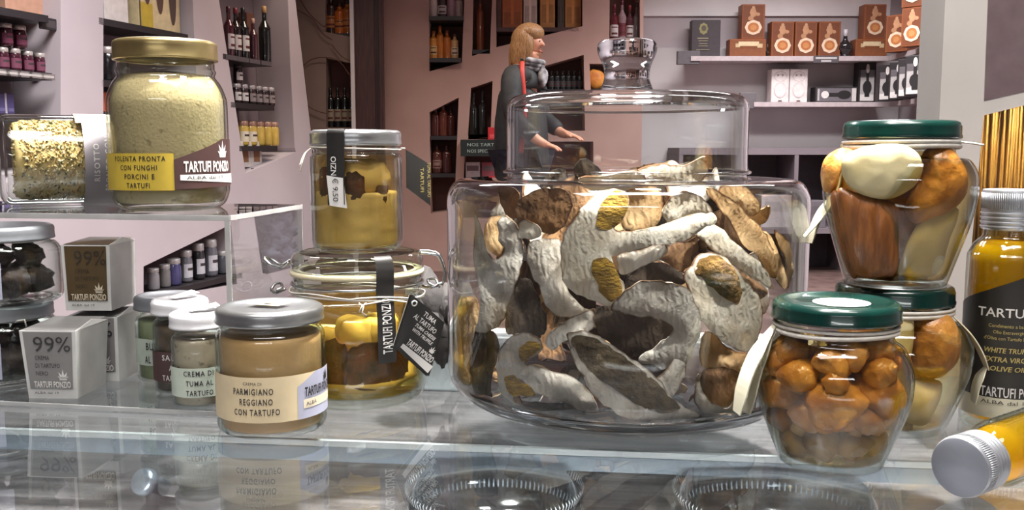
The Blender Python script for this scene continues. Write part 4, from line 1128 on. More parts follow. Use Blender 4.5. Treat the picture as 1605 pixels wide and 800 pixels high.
mb = MB(); mb.box(0, .0012, .0013, cd, 0.001, ch, 1); mb.box(cw - .0012, cw, .0013, cd, 0.001, ch, 0); mb.box(.0013, cw - .0013, cd - .0012, cd, 0.001, ch, 0); mb.box(.0013, cw - .0013, .0013, cd - .0013, .001, .0022, 0); mb.box(.0013, cw - .0013, .0013, cd - .0013, ch - .0012, ch, 0)
mb.build('carton_body', [M_pcard, M_pside], t)
a, b, c = wz(1541, 158), wz(1640, 113), wz(1547, -60)
mb = MB(); mb.prism([a, Vector((cw - .002, 0, b.z)), Vector((cw - .002, 0, ch - .002)), Vector((c.x, 0, ch - .002))], (0, -.0004, 0)); mb.build('printed_panel', M_mauve, t)
MB().prism([p + Vector((0, .0018, 0)) for p in win], (0, .0002, 0)).build('film_window', thin_glass('clear_film', (252, 252, 250), (220, 220, 216), .06, .05, 1.6), t)
M_spag = paint('dry_spaghetti', (204, 154, 66), .5, c2=(182, 130, 48), scale=40)
rg = random.Random(9)
sp = MB()
for k in range(90):
    x = S0.x + .0335 + (cw - .048) * ((k * .6180339) % 1); y = .0045 + .016 * rg.random()
    ln = rg.uniform(-.010, .010)
    top = .285 - rg.uniform(0, .012)
    sp = MB().tube([(x - S0.x + .001, y, .004), (x - S0.x + ln * .4 + .001, y, top)], .00115, 6)
    o = sp.build('spaghetti_strand', M_spag); o.location = S0; o.rotation_euler = (0, 0, math.radians(-2))
    tag(o, 'dry spaghetti strand upright behind the carton window at the right', 'spaghetti', 'spaghetti strands in the carton')

# folded dark cloth between the clip-top jar and the big jar
c = P(690, 482, .86)
mb = MB()
for k in range(5):
    lump(mb, (.009 * (k - 2), .006 * (k % 2), .03 + .010 * math.sin(k * 2.1)), .016, .02, .034 - .002 * k, k + 80, .5, 2.3)
o = mb.build('folded_cloth', paint('dark_grey_cloth', (70, 66, 66), .8, c2=(48, 45, 46), scale=30, bump=.5)); o.location = (c.x, c.y - .005, .004)
tag(o, 'dark grey crumpled cloth on the counter between the clip-top jar and the big glass jar', 'cloth')

# ------------------------------------------------------------------ the big lidded jar
JX, JYc, JR = P(980, 300, .731).x, .731, .1358
M_big = thin_glass('big_jar_glass', (252, 253, 253), (150, 156, 160), .012, .05, 1.35, 3.5)
M_base = thick_glass('heavy_glass', (246, 248, 250), 1.45)
t = thing('storage_jar', 'big wide clear glass jar with a knobbed lid, full of dried mushroom slices', 'jar', (JX, JYc, 0), face_cam((JX, JYc)))
zs = .166
prof = [(0, .006), (.105, .005), (.1125, .0005), (.116, 0)] + [(p.x, p.y) for p in catmull([(.117, .0001), (.1245, .003), (.1315, .0095), (.1355, .018), (JR, .030), (JR, .06), (JR, .10), (JR, .135), (JR, zs - .016), (JR - .0022, zs - .0075), (JR - .0075, zs - .0015), (JR - .016, zs), (.100, zs + .0004), (.0925, zs + .0006), (.0905, zs + .0018), (.0900, zs + .0036)], 5)]
MB().lathe(shell(prof, .0032, .0125), 128).build('glass_body', M_big, t)
MB().lathe([(0, .0070), (.104, .0065), (.1120, .0022), (.1155, .0014), (.1165, .0014), (.1225, .0040), (.1290, .0090), (.1315, .0122), (.1240, .0118), (.117, .0108), (0, .0102)], 128).build('heavy_base', M_base, t, 'thick streaky glass base')
zl = zs + .0040; LR = .0905
lp = [(p.x, p.y) for p in catmull([(LR + .0025, zl), (LR + .0028, zl + .0016), (LR + .0006, zl + .003), (LR, zl + .008), (LR, zl + .025), (LR, zl + .046), (LR - .0012, zl + .0525), (LR - .0055, zl + .0572), (LR - .014, zl + .0585), (.06, zl + .0590), (.03, zl + .0600), (.0215, zl + .0605)], 5)]
inner = [(max(r - .003, .0), z - (.003 if z > zl + .05 else 0)) for r, z in reversed(lp)]
MB().lathe(lp + [(0, zl + .0608)], 128).build('lid', M_big, t)
MB().lathe([(0, zl + .0572)] + inner, 128).build('lid_inner_wall', M_big, t)
kp = [(0, zl + .0610)] + [(p.x, p.y) for p in catmull([(.0205, zl + .0610), (.0190, zl + .0650), (.0172, zl + .0700), (.0170, zl + .0750), (.0182, zl + .0810), (.0212, zl + .0880), (.0224, zl + .0925), (.0220, zl + .0958), (.0200, zl + .0985), (.015, zl + .0998), (.007, zl + .1003)], 5)] + [(0, zl + .1004)]
MB().lathe(kp, 80).build('lid_knob', M_base, t, 'solid clear glass knob')

# ------------------------------------------------------------------ dried porcini slices
def slice_mat(name, flesh, flesh2, skin, streak=(1, 1, 1), width=.5, tr=.12):
    s = NT(name)
    b = s.n('BsdfPrincipled', Roughness=.8); b.inputs['Specular IOR Level'].default_value = .25
    tc = s.n('TexCoord'); mp = s.n('Mapping'); mp.inputs['Scale'].default_value = streak
    s.l(tc.outputs['Object'], mp.inputs[0])
    nz = s.n('TexNoise', Scale=55.0, Detail=5.0); s.l(mp.outputs[0], nz.inputs['Vector'])
    r = s.n('ValToRGB'); r.color_ramp.elements[0].position = .34; r.color_ramp.elements[1].position = .66
    r.color_ramp.elements[0].color = lin(flesh2); r.color_ramp.elements[1].color = lin(flesh); s.l(nz.outputs['Fac'], r.inputs[0])
    at = s.n('Attribute', attribute_name='rim')
    n2 = s.n('TexNoise', Scale=160.0, Detail=3.0); s.l(tc.outputs['Object'], n2.inputs['Vector'])
    n3 = s.n('TexNoise', Scale=28.0, Detail=2.0); s.l(tc.outputs['Object'], n3.inputs['Vector'])
    a3 = s.n('Math', operation='MULTIPLY_ADD'); s.l(n3.outputs['Fac'], a3.inputs[0]); a3.inputs[1].default_value = 1.5; a3.inputs[2].default_value = -.45
    a4 = s.n('Math', operation='ADD'); s.l(a3.outputs[0], a4.inputs[0]); s.l(at.outputs['Fac'], a4.inputs[1])
    ad = s.n('Math', operation='MULTIPLY_ADD'); s.l(n2.outputs['Fac'], ad.inputs[0]); ad.inputs[1].default_value = .55; s.l(a4.outputs[0], ad.inputs[2])
    r2 = s.n('ValToRGB'); r2.color_ramp.elements[0].position = width; r2.color_ramp.elements[1].position = width + .42
    r2.color_ramp.elements[0].color = (1, 1, 1, 1); r2.color_ramp.elements[1].color = (0, 0, 0, 1); s.l(ad.outputs[0], r2.inputs[0])
    mx = s.n('MixRGB'); s.l(r2.outputs[0], mx.inputs[0]); s.l(r.outputs[0], mx.inputs[1]); mx.inputs[2].default_value = lin(skin)
    s.l(mx.outputs[0], b.inputs['Base Color'])
    wv = s.n('TexWave', Scale=70.0, Distortion=9.0, Detail=3.0); wv.inputs['Detail Scale'].default_value = 1.5
    s.l(mp.outputs[0], wv.inputs['Vector'])
    bp = s.n('Bump', Strength=.28, Distance=.0022); s.l(wv.outputs['Fac'], bp.inputs['Height'])
    b2 = s.n('Bump', Strength=.7, Distance=.0018); s.l(nz.outputs['Fac'], b2.inputs['Height']); s.l(bp.outputs[0], b2.inputs['Normal'])
    s.l(b2.outputs[0], b.inputs['Normal'])
    tl = s.n('BsdfTranslucent'); s.l(mx.outputs[0], tl.inputs[0]); ms = s.n('MixShader'); ms.inputs[0].default_value = tr
    s.l(b.outputs[0], ms.inputs[1]); s.l(tl.outputs[0], ms.inputs[2]); s.l(ms.outputs[0], s.out.inputs[0])
    return s.m
MF = {'white': slice_mat('dried_flesh_white', (238, 230, 214), (206, 192, 168), (104, 72, 44)),
      'grey': slice_mat('dried_flesh_grey', (214, 208, 198), (172, 162, 148), (96, 74, 52)),
      'tan': slice_mat('dried_flesh_tan', (206, 176, 132), (170, 134, 90), (104, 70, 42), tr=.25),
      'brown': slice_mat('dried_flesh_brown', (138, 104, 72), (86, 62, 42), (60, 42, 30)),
      'dark': slice_mat('dried_flesh_dark_and_shade', (74, 62, 50), (44, 36, 29), (34, 26, 20))}  # dark flesh, its colour also standing for shade in hollows between slices
M_pore = paint('olive_pores', (170, 132, 38), .85, c2=(112, 84, 20), scale=110, bump=.9, bscale=300, stretch=(1, 1, 2.2))
M_poreb = paint('brown_pores', (134, 100, 44), .85, c2=(84, 60, 28), scale=110, bump=.9, bscale=260)

LAST = [None]
def sheet(loop, wf, th, seed, wr=.0009, step=.0030, dome=0.0, jag=.0016, surf=None):
    """a thin crumpled sheet with a rounded edge, in local (u, depth, v); rim = 0 on the outline, 1 well inside"""
    L = []
    for a, b in zip(loop, loop[1:] + loop[:1]):
        n = max(1, int((Vector(b) - Vector(a)).length / step))
        for i in range(n): L.append(Vector(a).lerp(Vector(b), i / n))
    rr = random.Random(seed)
    L = [p + Vector((noise.noise(Vector((p.x * 170, p.y * 170, seed))), noise.noise(Vector((p.x * 170, p.y * 170, seed + 33))))) * jag for p in L]
    us, vs = [p.x for p in L], [p.y for p in L]
    pts = list(L); u = min(us)
    def dist(q): return min((q - p).length for p in L)
    def insd(q):
        c = False
        for a, b in zip(L, L[1:] + L[:1]):
            if (a.y > q.y) != (b.y > q.y) and q.x < (b.x - a.x) * (q.y - a.y) / (b.y - a.y) + a.x: c = not c
        return c
    while u < max(us):
        v = min(vs)
        while v < max(vs):
            q = Vector((u + rr.uniform(-.3, .3) * step, v + rr.uniform(-.3, .3) * step))
            if insd(q) and dist(q) > step * .6: pts.append(q)
            v += step
        u += step
    N = len(L)
    out = delaunay_2d_cdt([Vector((p.x, p.y)) for p in pts], [(i, (i + 1) % N) for i in range(N)], [], 1, 1e-7)
    vv, ff = out[0], out[2]
    bnd = {}
    for f in ff:
        for a, b in zip(f, f[1:] + f[:1]): k = (min(a, b), max(a, b)); bnd[k] = bnd.get(k, 0) + 1
    edge = {i for k, c in bnd.items() if c == 1 for i in k}
    V, R = [], []; N1 = lambda x, y, q: noise.noise(Vector((x, y, seed * 1.7 + q)))
    for s_ in (1, -1):
        for i, p in enumerate(vv):
            d = dist(Vector((p.x, p.y))); e = min(1, d / .0030); e2 = 1 - min(1, d / .011)
            w = (wf(p.x, p.y) if wf else 0) + wr * 5 * N1(p.x * 34, p.y * 34, 0) + wr * 1.3 * N1(p.x * 110, p.y * 110, 9) + wr * .5 * N1(p.x * 300, p.y * 300, 5)
            w += e2 * e2 * wr * 7 * (N1(p.x * 26, p.y * 26, 17) + .12)
            if surf: w = surf(p.x, p.y) + wr * .5 * N1(p.x * 300, p.y * 300, 5)
            h = th * .5 * (.55 + .45 * e) + (dome * math.sqrt(min(1, d / .010)) if s_ > 0 else 0)
            V.append((p.x, w - s_ * h, p.y)); R.append(e)
    n = len(vv); F = [tuple(f) for f in ff] + [tuple(n + i for i in reversed(f)) for f in ff]
    S = len(V); ei = {}
    for (a, b), c in bnd.items():
        if c == 1:                               # the cut edge keeps its own vertices, so it stays crisp
            q = []
            for i in (a, b, n + b, n + a):
                if i not in ei: ei[i] = len(V); V.append(V[i]); R.append(0)
                q.append(ei[i])
            F.append(tuple(q))
    n0 = len(vv)
    if surf is None:
        ST = [(V[i][0], V[i][2], V[i][1]) for i in range(n0)]
        def near(u, v):                          # the front face's own depth at (u, v), from its three nearest points
            b = sorted(((a[0] - u) ** 2 + (a[1] - v) ** 2, a[2]) for a in ST)[:3]
            ws = [1 / (k[0] + 1e-9) for k in b]; return sum(k[1] * q for k, q in zip(b, ws)) / sum(ws)
        LAST[0] = near
    return V, F, R
def build_sheet(name, geo, M4, mat, clampR=.1315, parent=None, flip=False):
    V, F, R = geo; W_ = []
    for p in V:
        q = M4 @ Vector(p)
        d = Vector((q.x - JX, q.y - JYc)); z = q.z
        lim = clampR - max(0, .030 - z) ** 2 * 14 - max(0, z - .150) * .6
        if d.length > lim: d *= lim / d.length
        W_.append(Vector((JX + d.x, JYc + d.y, max(q.z, .0142) if q.z < .05 else q.z)))
    org = parent.location.copy() if parent else sum(W_, Vector()) / len(W_)
    me = bpy.data.meshes.new(name); me.from_pydata([tuple(p - org) for p in W_], [], F)
    a = me.attributes.new('rim', 'FLOAT', 'POINT'); a.data.foreach_set('value', R)
    me.materials.append(mat); me.polygons.foreach_set('use_smooth', [True] * len(F)); me.update()
    o = bpy.data.objects.new(name, me); COL.objects.link(o)
    if parent: o.parent = parent
    else: o.location = org
    return o
def frame(ctr, yaw, tilt, roll=0.0):
    return Matrix.Translation(ctr) @ Matrix.Rotation(yaw, 4, 'Z') @ Matrix.Rotation(tilt, 4, 'X') @ Matrix.Rotation(roll, 4, 'Y')
def hero(out, k, mat, lab, pores=(), tilt=0.0, yawx=0.0, curl=0.0, curlv=0.0, th=.0022, wr=.0011, poremat=None, seed=1, fold=0.0, dome=.0016):
    cx = sum(p[0] for p in out) / len(out); cyy = sum(p[1] for p in out) / len(out)
    y = JYc - .08
    for _ in range(6):
        c = P(cx, cyy, y); dx = max(-.12, min(.12, c.x - JX)); y = JYc - k * math.sqrt(max(.131 ** 2 - dx * dx, .0004))
    c = P(cx, cyy, y)
    yaw = .55 * math.asin(max(-1, min(1, dx / .135))) + yawx
    M4 = frame(c, yaw, tilt); n = M4.to_3x3() @ Vector((0, 1, 0)); inv = M4.inverted()
    def loc(q): p = inv @ on_plane(q[0], q[1], c, n); return Vector((p.x, p.z))
    raw = [loc(q) for q in out]
    sm_ = [Vector((p.x, p.y)) for p in catmull([(p.x, p.y, 0) for p in raw], 4, True)]
    ru = max(abs(p.x) for p in sm_); rv = max(abs(p.y) for p in sm_)
    wf = lambda u, v: curl * (u / ru) ** 2 + curlv * (v / rv) ** 2 + fold * (u / ru) * (v / rv)
    o = build_sheet('dried_mushroom_slice', sheet(sm_, wf, th, seed, wr), M4, MF[mat])
    tag(o, lab, 'mushroom', 'dried mushroom slices against the front of the big jar'); front = LAST[0]
    for q in pores:
        pl = [Vector((p.x, p.y)) for p in catmull([(p.x, p.y, 0) for p in [loc(z) for z in q]], 4, True)]
        build_sheet('pores', sheet(pl, None, .0010, seed + 50, wr, .003, dome, surf=front), M4, poremat or M_pore, .1325, parent=o)
    return o
hero([(727, 331), (740, 345), (755, 370), (771, 398), (783, 404), (791, 394), (786, 370), (781, 347), (790, 337), (803, 344), (815, 365), (820, 395), (816, 430), (806, 462), (795, 490), (782, 512), (765, 520), (745, 516), (755, 490), (752, 455), (738, 428), (722, 400), (720, 372), (723, 345)], .93, 'grey', 'pale grey dried mushroom slice with two horns, at the upper left of the jar', tilt=.10, curl=-.004, seed=1)
hero([(757, 385), (772, 398), (783, 402), (788, 385), (783, 350), (775, 338), (760, 345), (752, 365)], .84, 'tan', 'amber dried mushroom slice seen through the notch of the two-horned slice', seed=2)
hero([(830, 380), (852, 375), (880, 378), (882, 420), (888, 450), (907, 478), (930, 492), (915, 499), (890, 500), (868, 494), (853, 475), (843, 450), (830, 432), (823, 408)], .88, 'grey', 'grey dried mushroom slice with a wavy edge, left of the large white cap slice', curl=.005, seed=3, tilt=-.1)
hero([(976, 299), (950, 298), (925, 310), (905, 332), (888, 358), (878, 385), (876, 410), (880, 435), (890, 455), (910, 466), (935, 476), (955, 481), (972, 466), (978, 448), (966, 425), (958, 404), (975, 399), (1003, 391), (1030, 382), (1058, 382), (1080, 374), (1105, 362), (1122, 355), (1125, 342), (1110, 337), (1075, 344), (1040, 352), (1000, 362), (964, 361), (974, 348), (984, 326), (985, 309)], .97, 'white', 'large white cap slice with a long wrinkled stem, upper middle of the jar',
     [[(950, 306), (968, 301), (982, 306), (984, 322), (975, 345), (962, 358), (943, 360), (933, 350), (938, 328)], [(930, 407), (955, 406), (967, 428), (976, 450), (972, 464), (956, 472), (940, 455), (928, 424)]], curl=.002, seed=4, tilt=.12, th=.003)
hero([(956, 478), (975, 452), (1005, 440), (1045, 442), (1075, 450), (1091, 478), (1101, 512), (1090, 546), (1070, 572), (1045, 580), (1018, 577), (1002, 569), (1032, 548), (1056, 525), (1050, 512), (1028, 502), (1000, 498), (975, 490)], .88, 'grey', 'broad grey slice bent like a hook around the dark hollow in the middle', curl=-.004, seed=5, tilt=.2, fold=.004)
hero([(1077, 432), (1086, 462), (1100, 495), (1120, 522), (1145, 545), (1172, 552), (1190, 530), (1200, 500), (1194, 470), (1180, 452), (1163, 440), (1150, 418), (1128, 400), (1105, 400), (1088, 418)], .95, 'white', 'white tongue-shaped slice with a big olive pore patch, right of the middle', [[(1090, 424), (1106, 404), (1128, 404), (1148, 422), (1160, 450), (1157, 477), (1140, 471), (1118, 453), (1100, 436)]], poremat=M_poreb, seed=6, curlv=.004, dome=.004)
hero([(1095, 362), (1122, 352), (1142, 370), (1171, 396), (1200, 422), (1214, 448), (1207, 453), (1170, 428), (1140, 408), (1112, 388), (1097, 372)], .93, 'white', 'narrow white strip running down to the right above the olive pore patch', seed=7, tilt=.1)
hero([(1097, 374), (1112, 390), (1140, 410), (1170, 430), (1206, 456), (1195, 470), (1170, 470), (1160, 440), (1140, 412), (1110, 402), (1096, 395)], .87, 'brown', 'brown dried slice under the narrow white strip at the right', seed=8)
hero([(1112, 295), (1142, 310), (1170, 335), (1200, 364), (1214, 393), (1222, 435), (1207, 432), (1184, 400), (1160, 380), (1142, 345), (1118, 318)], .86, 'tan', 'long tan slice leaning at the upper right of the jar', seed=9, tilt=.2, curl=.004)
hero([(1180, 372), (1196, 362), (1210, 370), (1222, 395), (1236, 420), (1240, 448), (1226, 450), (1214, 430), (1200, 405)], .80, 'tan', 'tan curled slice nearest the right wall of the jar', seed=10, curl=.006)
hero([(1206, 360), (1222, 372), (1238, 385), (1246, 420), (1236, 450), (1226, 445), (1228, 410), (1214, 385)], .68, 'tan', 'thin orange brown slice upright at the right wall of the jar', seed=11)
hero([(985, 300), (1010, 291), (1032, 295), (1042, 318), (1039, 345), (1016, 360), (995, 364), (979, 355), (976, 330)], .86, 'tan', 'translucent tan slice just right of the upper olive pores', seed=12, curl=.005, wr=.0018)
hero([(1040, 330), (1050, 310), (1068, 300), (1090, 305), (1112, 325), (1118, 338), (1085, 343), (1050, 350)], .90, 'white', 'rounded white slice above the end of the long stem', seed=13, curl=-.004)
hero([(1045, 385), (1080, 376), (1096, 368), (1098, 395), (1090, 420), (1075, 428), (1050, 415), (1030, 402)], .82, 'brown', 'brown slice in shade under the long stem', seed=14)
hero([(968, 402), (1005, 392), (1042, 384), (1046, 398), (1020, 412), (990, 425), (972, 428)], .91, 'grey', 'grey stem slice lying under the long stem', seed=15)
hero([(771, 590), (774, 568), (780, 550), (795, 531), (820, 522), (840, 528), (852, 545), (837, 560), (822, 570), (835, 574), (862, 583), (904, 600), (927, 622), (937, 645), (920, 648), (903, 642), (872, 627), (836, 610), (812, 594), (795, 597), (797, 622), (781, 622)], .92, 'grey', 'grey hook-shaped slice with a long stem, lower left of the jar',
     [[(812, 552), (823, 538), (841, 535), (851, 545), (836, 558), (819, 568)], [(791, 595), (803, 589), (812, 597), (838, 612), (836, 620), (812, 620), (797, 612)]], seed=16, tilt=.05)
hero([(888, 528), (901, 567), (927, 616), (966, 648), (1008, 671), (1041, 684), (1067, 674), (1103, 655), (1075, 640), (1052, 622), (1035, 598), (1010, 575), (985, 560), (955, 538), (925, 523), (900, 519)], .95, 'grey', 'long boat-shaped slice with a dark pore hollow, at the bottom front of the jar', [[(897, 529), (925, 527), (955, 543), (990, 567), (1030, 600), (1048, 620), (1068, 640), (1042, 648), (1005, 638), (965, 612), (930, 586), (905, 556)]], poremat=paint('dark_pores', (92, 78, 54), .85, c2=(58, 48, 34), scale=90, bump=.8, bscale=200), seed=17, tilt=-.12, dome=.0005)
hero([(1092, 606), (1099, 587), (1104, 614), (1116, 632), (1137, 637), (1154, 624), (1184, 628), (1188, 652), (1158, 668), (1132, 668), (1110, 658), (1095, 636)], .93, 'grey', 'pale cup-shaped rim of a slice at the lower right of the jar', seed=18)
hero([(1099, 590), (1120, 575), (1150, 580), (1182, 600), (1184, 630), (1154, 628), (1137, 640), (1114, 634), (1103, 612)], .86, 'brown', 'brown slice sitting in the cup-shaped rim at the lower right', seed=19)
hero([(1000, 268), (1060, 262), (1085, 254), (1103, 243), (1108, 268), (1095, 285), (1040, 292), (1000, 290)], .40, 'white', 'white slice whose tip sticks up into the neck of the jar', seed=20, tilt=.5)
hero([(910, 275), (960, 268), (1000, 272), (1010, 290), (960, 296), (915, 292)], .45, 'white', 'white slice lying flat just under the neck of the jar', seed=21, tilt=.7)
hero([(815, 320), (840, 300), (875, 295), (894, 310), (890, 340), (870, 366), (845, 366), (820, 350)], .80, 'brown', 'crumpled brown slice at the upper left, between the horned slice and the white cap', seed=22, wr=.0025)
hero([(782, 300), (800, 292), (815, 302), (812, 330), (800, 344), (785, 338)], .80, 'brown', 'small brown slice high at the left, above the horned slice', seed=23)
hero([(815, 345), (838, 350), (848, 368), (832, 376), (812, 372)], .88, 'white', 'small white chip between the horned slice and the grey wavy slice', seed=24)
hero([(855, 536), (868, 516), (890, 500), (915, 490), (932, 487), (930, 515), (908, 525), (882, 536), (866, 548)], .90, 'grey', 'short pale slice cut straight at its end, above the boat-shaped slice', seed=25)
hero([(1110, 518), (1140, 545), (1170, 556), (1184, 560), (1180, 590), (1148, 598), (1118, 588), (1096, 566), (1098, 535)], .84, 'tan', 'brownish slice under the tongue-shaped slice, lower right of the middle', seed=26)
hero([(1010, 610), (1040, 585), (1060, 560), (1078, 572), (1070, 600), (1050, 625), (1030, 640)], .86, 'grey', 'grey stem slanting up from the bottom middle of the jar', seed=27)
hero([(705, 322), (716, 326), (722, 355), (720, 410), (713, 470), (706, 440), (703, 380)], .55, 'tan', 'yellowish slice edge-on against the left wall, upper part of the jar', seed=28)
hero([(713, 478), (735, 466), (750, 490), (744, 550), (732, 615), (716, 600), (711, 540)], .72, 'tan', 'yellowish slice against the left wall, lower part of the jar', seed=29)
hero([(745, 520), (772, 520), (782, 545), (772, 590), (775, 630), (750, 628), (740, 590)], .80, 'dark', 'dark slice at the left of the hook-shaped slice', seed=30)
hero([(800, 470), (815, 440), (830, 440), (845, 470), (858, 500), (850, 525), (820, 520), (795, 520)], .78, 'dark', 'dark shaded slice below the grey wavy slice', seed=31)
hero([(930, 495), (955, 478), (1000, 490), (1050, 508), (1056, 525), (1020, 555), (985, 560), (945, 530)], .74, 'dark', 'very dark slice standing for shade in the hollow at the centre of the jar', seed=32)
hero([(985, 430), (1020, 412), (1052, 418), (1072, 432), (1070, 446), (1030, 440), (995, 440)], .74, 'dark', 'dark slice standing for shade in the gap under the long stem', seed=33)
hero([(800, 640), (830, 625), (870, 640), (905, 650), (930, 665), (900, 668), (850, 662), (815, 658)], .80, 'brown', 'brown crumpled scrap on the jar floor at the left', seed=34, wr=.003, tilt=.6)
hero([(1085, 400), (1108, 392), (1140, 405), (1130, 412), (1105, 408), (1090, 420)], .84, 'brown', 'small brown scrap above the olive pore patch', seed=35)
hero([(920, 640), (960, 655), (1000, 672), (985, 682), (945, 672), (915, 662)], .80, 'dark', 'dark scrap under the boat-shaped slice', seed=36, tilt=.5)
hero([(1130, 300), (1150, 285), (1175, 300), (1190, 330), (1176, 338), (1152, 318)], .55, 'tan', 'tan slice behind the long leaning slice at the upper right', seed=37)
# slices behind the front layer
rg = random.Random(21)
def silhouette(s, kind):
    if kind == 0:
        p = [(0, .9), (.45, .8), (.8, .45), (.9, .1), (.62, .0), (.30, .12), (.24, -.4), (.30, -.9), (0, -1.0), (-.30, -.9), (-.22, -.4), (-.30, .12), (-.62, 0), (-.9, .1), (-.8, .45), (-.45, .8)]
    elif kind == 1: p = [(-.9, -.2), (-.5, .25), (0, .4), (.5, .3), (.95, -.1), (.6, -.05), (.1, .05), (-.4, -.1)]
    else: p = [(-.3, -1), (.25, -.95), (.3, -.2), (.42, .5), (.2, 1), (-.3, .9), (-.4, .2)]
    return [Vector((x * s * rg.uniform(.85, 1.12), y * s * rg.uniform(.85, 1.12))) for x, y in p]
for k in range(64):
    z = .030 + .124 * ((k + .5) / 64) ** .9
    rad = .098 * math.sqrt(((k * .618) % 1)); a_ = k * 2.399
    x, y = rad * math.cos(a_), rad * math.sin(a_)
    if z > .148: x *= .7; y *= .7
    c = Vector((JX + x, JYc + y + .012, z))
    s_ = rg.uniform(.024, .038)
    lp_ = [Vector((p.x, p.y)) for p in catmull([(p.x, p.y, 0) for p in silhouette(s_, k % 3)], 3, True)]
    cu = rg.uniform(-.008, .008)
    o = build_sheet('dried_mushroom_slice', sheet(lp_, lambda u, v: cu * (u / s_) ** 2 + cu * .6 * (v / s_) ** 2, .003, 100 + k, .0012, .006), frame(c, rg.uniform(-1.2, 1.2), rg.uniform(-.7, .7), rg.uniform(0, 6.28)), MF[('brown', 'tan', 'dark', 'grey', 'brown', 'white' if z > .11 else 'dark')[k % 6]], .124)
    tag(o, 'dried mushroom slice deep in the big jar, behind the front slices', 'mushroom', 'dried mushroom slices deep in the big jar')
for k in range(26):
    a_ = -1.5 + 3.0 * k / 25 + rg.uniform(-.05, .05); rad = rg.uniform(.092, .112)
    c = Vector((JX + rad * math.sin(a_), JYc - rad * math.cos(a_), rg.uniform(.0185, .024)))
    s_ = rg.uniform(.006, .012)
    lp_ = [Vector((s_ * rg.uniform(.6, 1.1) * math.cos(q * .785), s_ * rg.uniform(.5, 1) * math.sin(q * .785))) for q in range(8)]
    o = build_sheet('mushroom_crumb', sheet(lp_, lambda u, v: 0, .002, 300 + k, .0016, .003), frame(c, a_, rg.uniform(.6, 1.4), 0), MF[('brown', 'dark', 'tan', 'grey')[k % 4]], .122)
    tag(o, 'small broken mushroom scrap on the floor of the big jar', 'mushroom', 'mushroom scraps on the jar floor')

# ------------------------------------------------------------------ goods on the far shelves
_gm = {}
def gm(c, rough=.45, metal=0.0, coat=0.0):
    k = (c, rough, metal)
    if k not in _gm: _gm[k] = paint('goods_%02x%02x%02x_%d' % (*c, len(_gm)), c, rough, metal, scale=30, coat=coat)
    return _gm[k]
def bottle_at(loc, h, R, lab, body=(24, 26, 24), label=(214, 208, 200), cap=(60, 20, 24), grp=None, shape='wine', lab2=None, rz=0.0):
    t = thing('bottle', lab, 'bottle', loc, rz, grp)
    if shape == 'wine': p = [(0, .004), (R * .8, 0), (R, h * .02), (R, h * .56), (R * .93, h * .63), (R * .5, h * .72), (R * .38, h * .76), (R * .36, h * .9)]
    elif shape == 'round': p = [(0, .004), (R * .6, 0), (R * .72, h * .05), (R * .55, h * .1), (R * .95, h * .26), (R, h * .36), (R * .9, h * .46), (R * .5, h * .56), (R * .3, h * .63), (R * .26, h * .8)]
    else: p = [(0, .004), (R * .9, 0), (R, h * .02), (R, h * .66), (R * .8, h * .74), (R * .45, h * .80), (R * .42, h * .88)]
    MB().lathe([(p[0][0], p[0][1])] + [(q.x, q.y) for q in catmull(p[1:], 3)], 28).build('body', gm(body, .15, 0, .5), t)
    r1 = p[-1][0]
    MB().lathe([(r1 * 1.0, h * .88 if shape != 'round' else h * .76), (r1 * 1.14, h * .885 if shape != 'round' else h * .77), (r1 * 1.14, h * .995), (r1 * .9, h), (0, h)], 20).build('capsule', gm(cap, .4), t)
    if label:
        mb = MB(); f0 = cylmap(R, 0, .0008)
        z0, z1 = (.16, .46) if shape != 'round' else (.3, .38)
        mb.strip(-R * 1.2, R * 1.2, h * z1, h * z0, f0, 0, 16)
        mb.strip(-R * .7, R * .7, h * (z1 - .05), h * (z1 - .08), cylmap(R, 0, .0014), 1, 8); mb.strip(-R * .7, R * .7, h * (z0 + .1), h * (z0 + .05), cylmap(R, 0, .0014), 1, 8)
        mb.build('label', [gm(label, .6), gm(lab2 or (90, 30, 34), .6)], t)
    return t
def jar_at(loc, h, R, lab, body=(58, 24, 34), lid=(206, 196, 190), label=None, grp=None, rz=0.0, cat='jar'):
    t = thing('preserve_jar', lab, cat, loc, rz, grp)
    MB().lathe([(0, .003), (R * .85, 0), (R, h * .08), (R, h * .66), (R * .9, h * .78), (R * .84, h * .82), (0, h * .82)], 24).build('body', gm(body, .2, 0, .5), t)
    mb = MB(); mb.M = Matrix.Translation((0, 0, h * .80)); mb.lathe([(R * .9, 0), (R * .95, h * .02), (R * .95, h * .17), (R * .85, h * .2), (0, h * .2)], 24); mb.build('lid', gm(lid, .35, .4), t)
    if label:
        mb = MB(); mb.strip(-R * 1.3, R * 1.3, h * .58, h * .16, cylmap(R, 0, .0008), 0, 14); mb.strip(-R * .7, R * .7, h * .46, h * .38, cylmap(R, 0, .0014), 1, 8); mb.build('label', [gm(label, .6), gm((60, 50, 52), .6)], t)
    return t
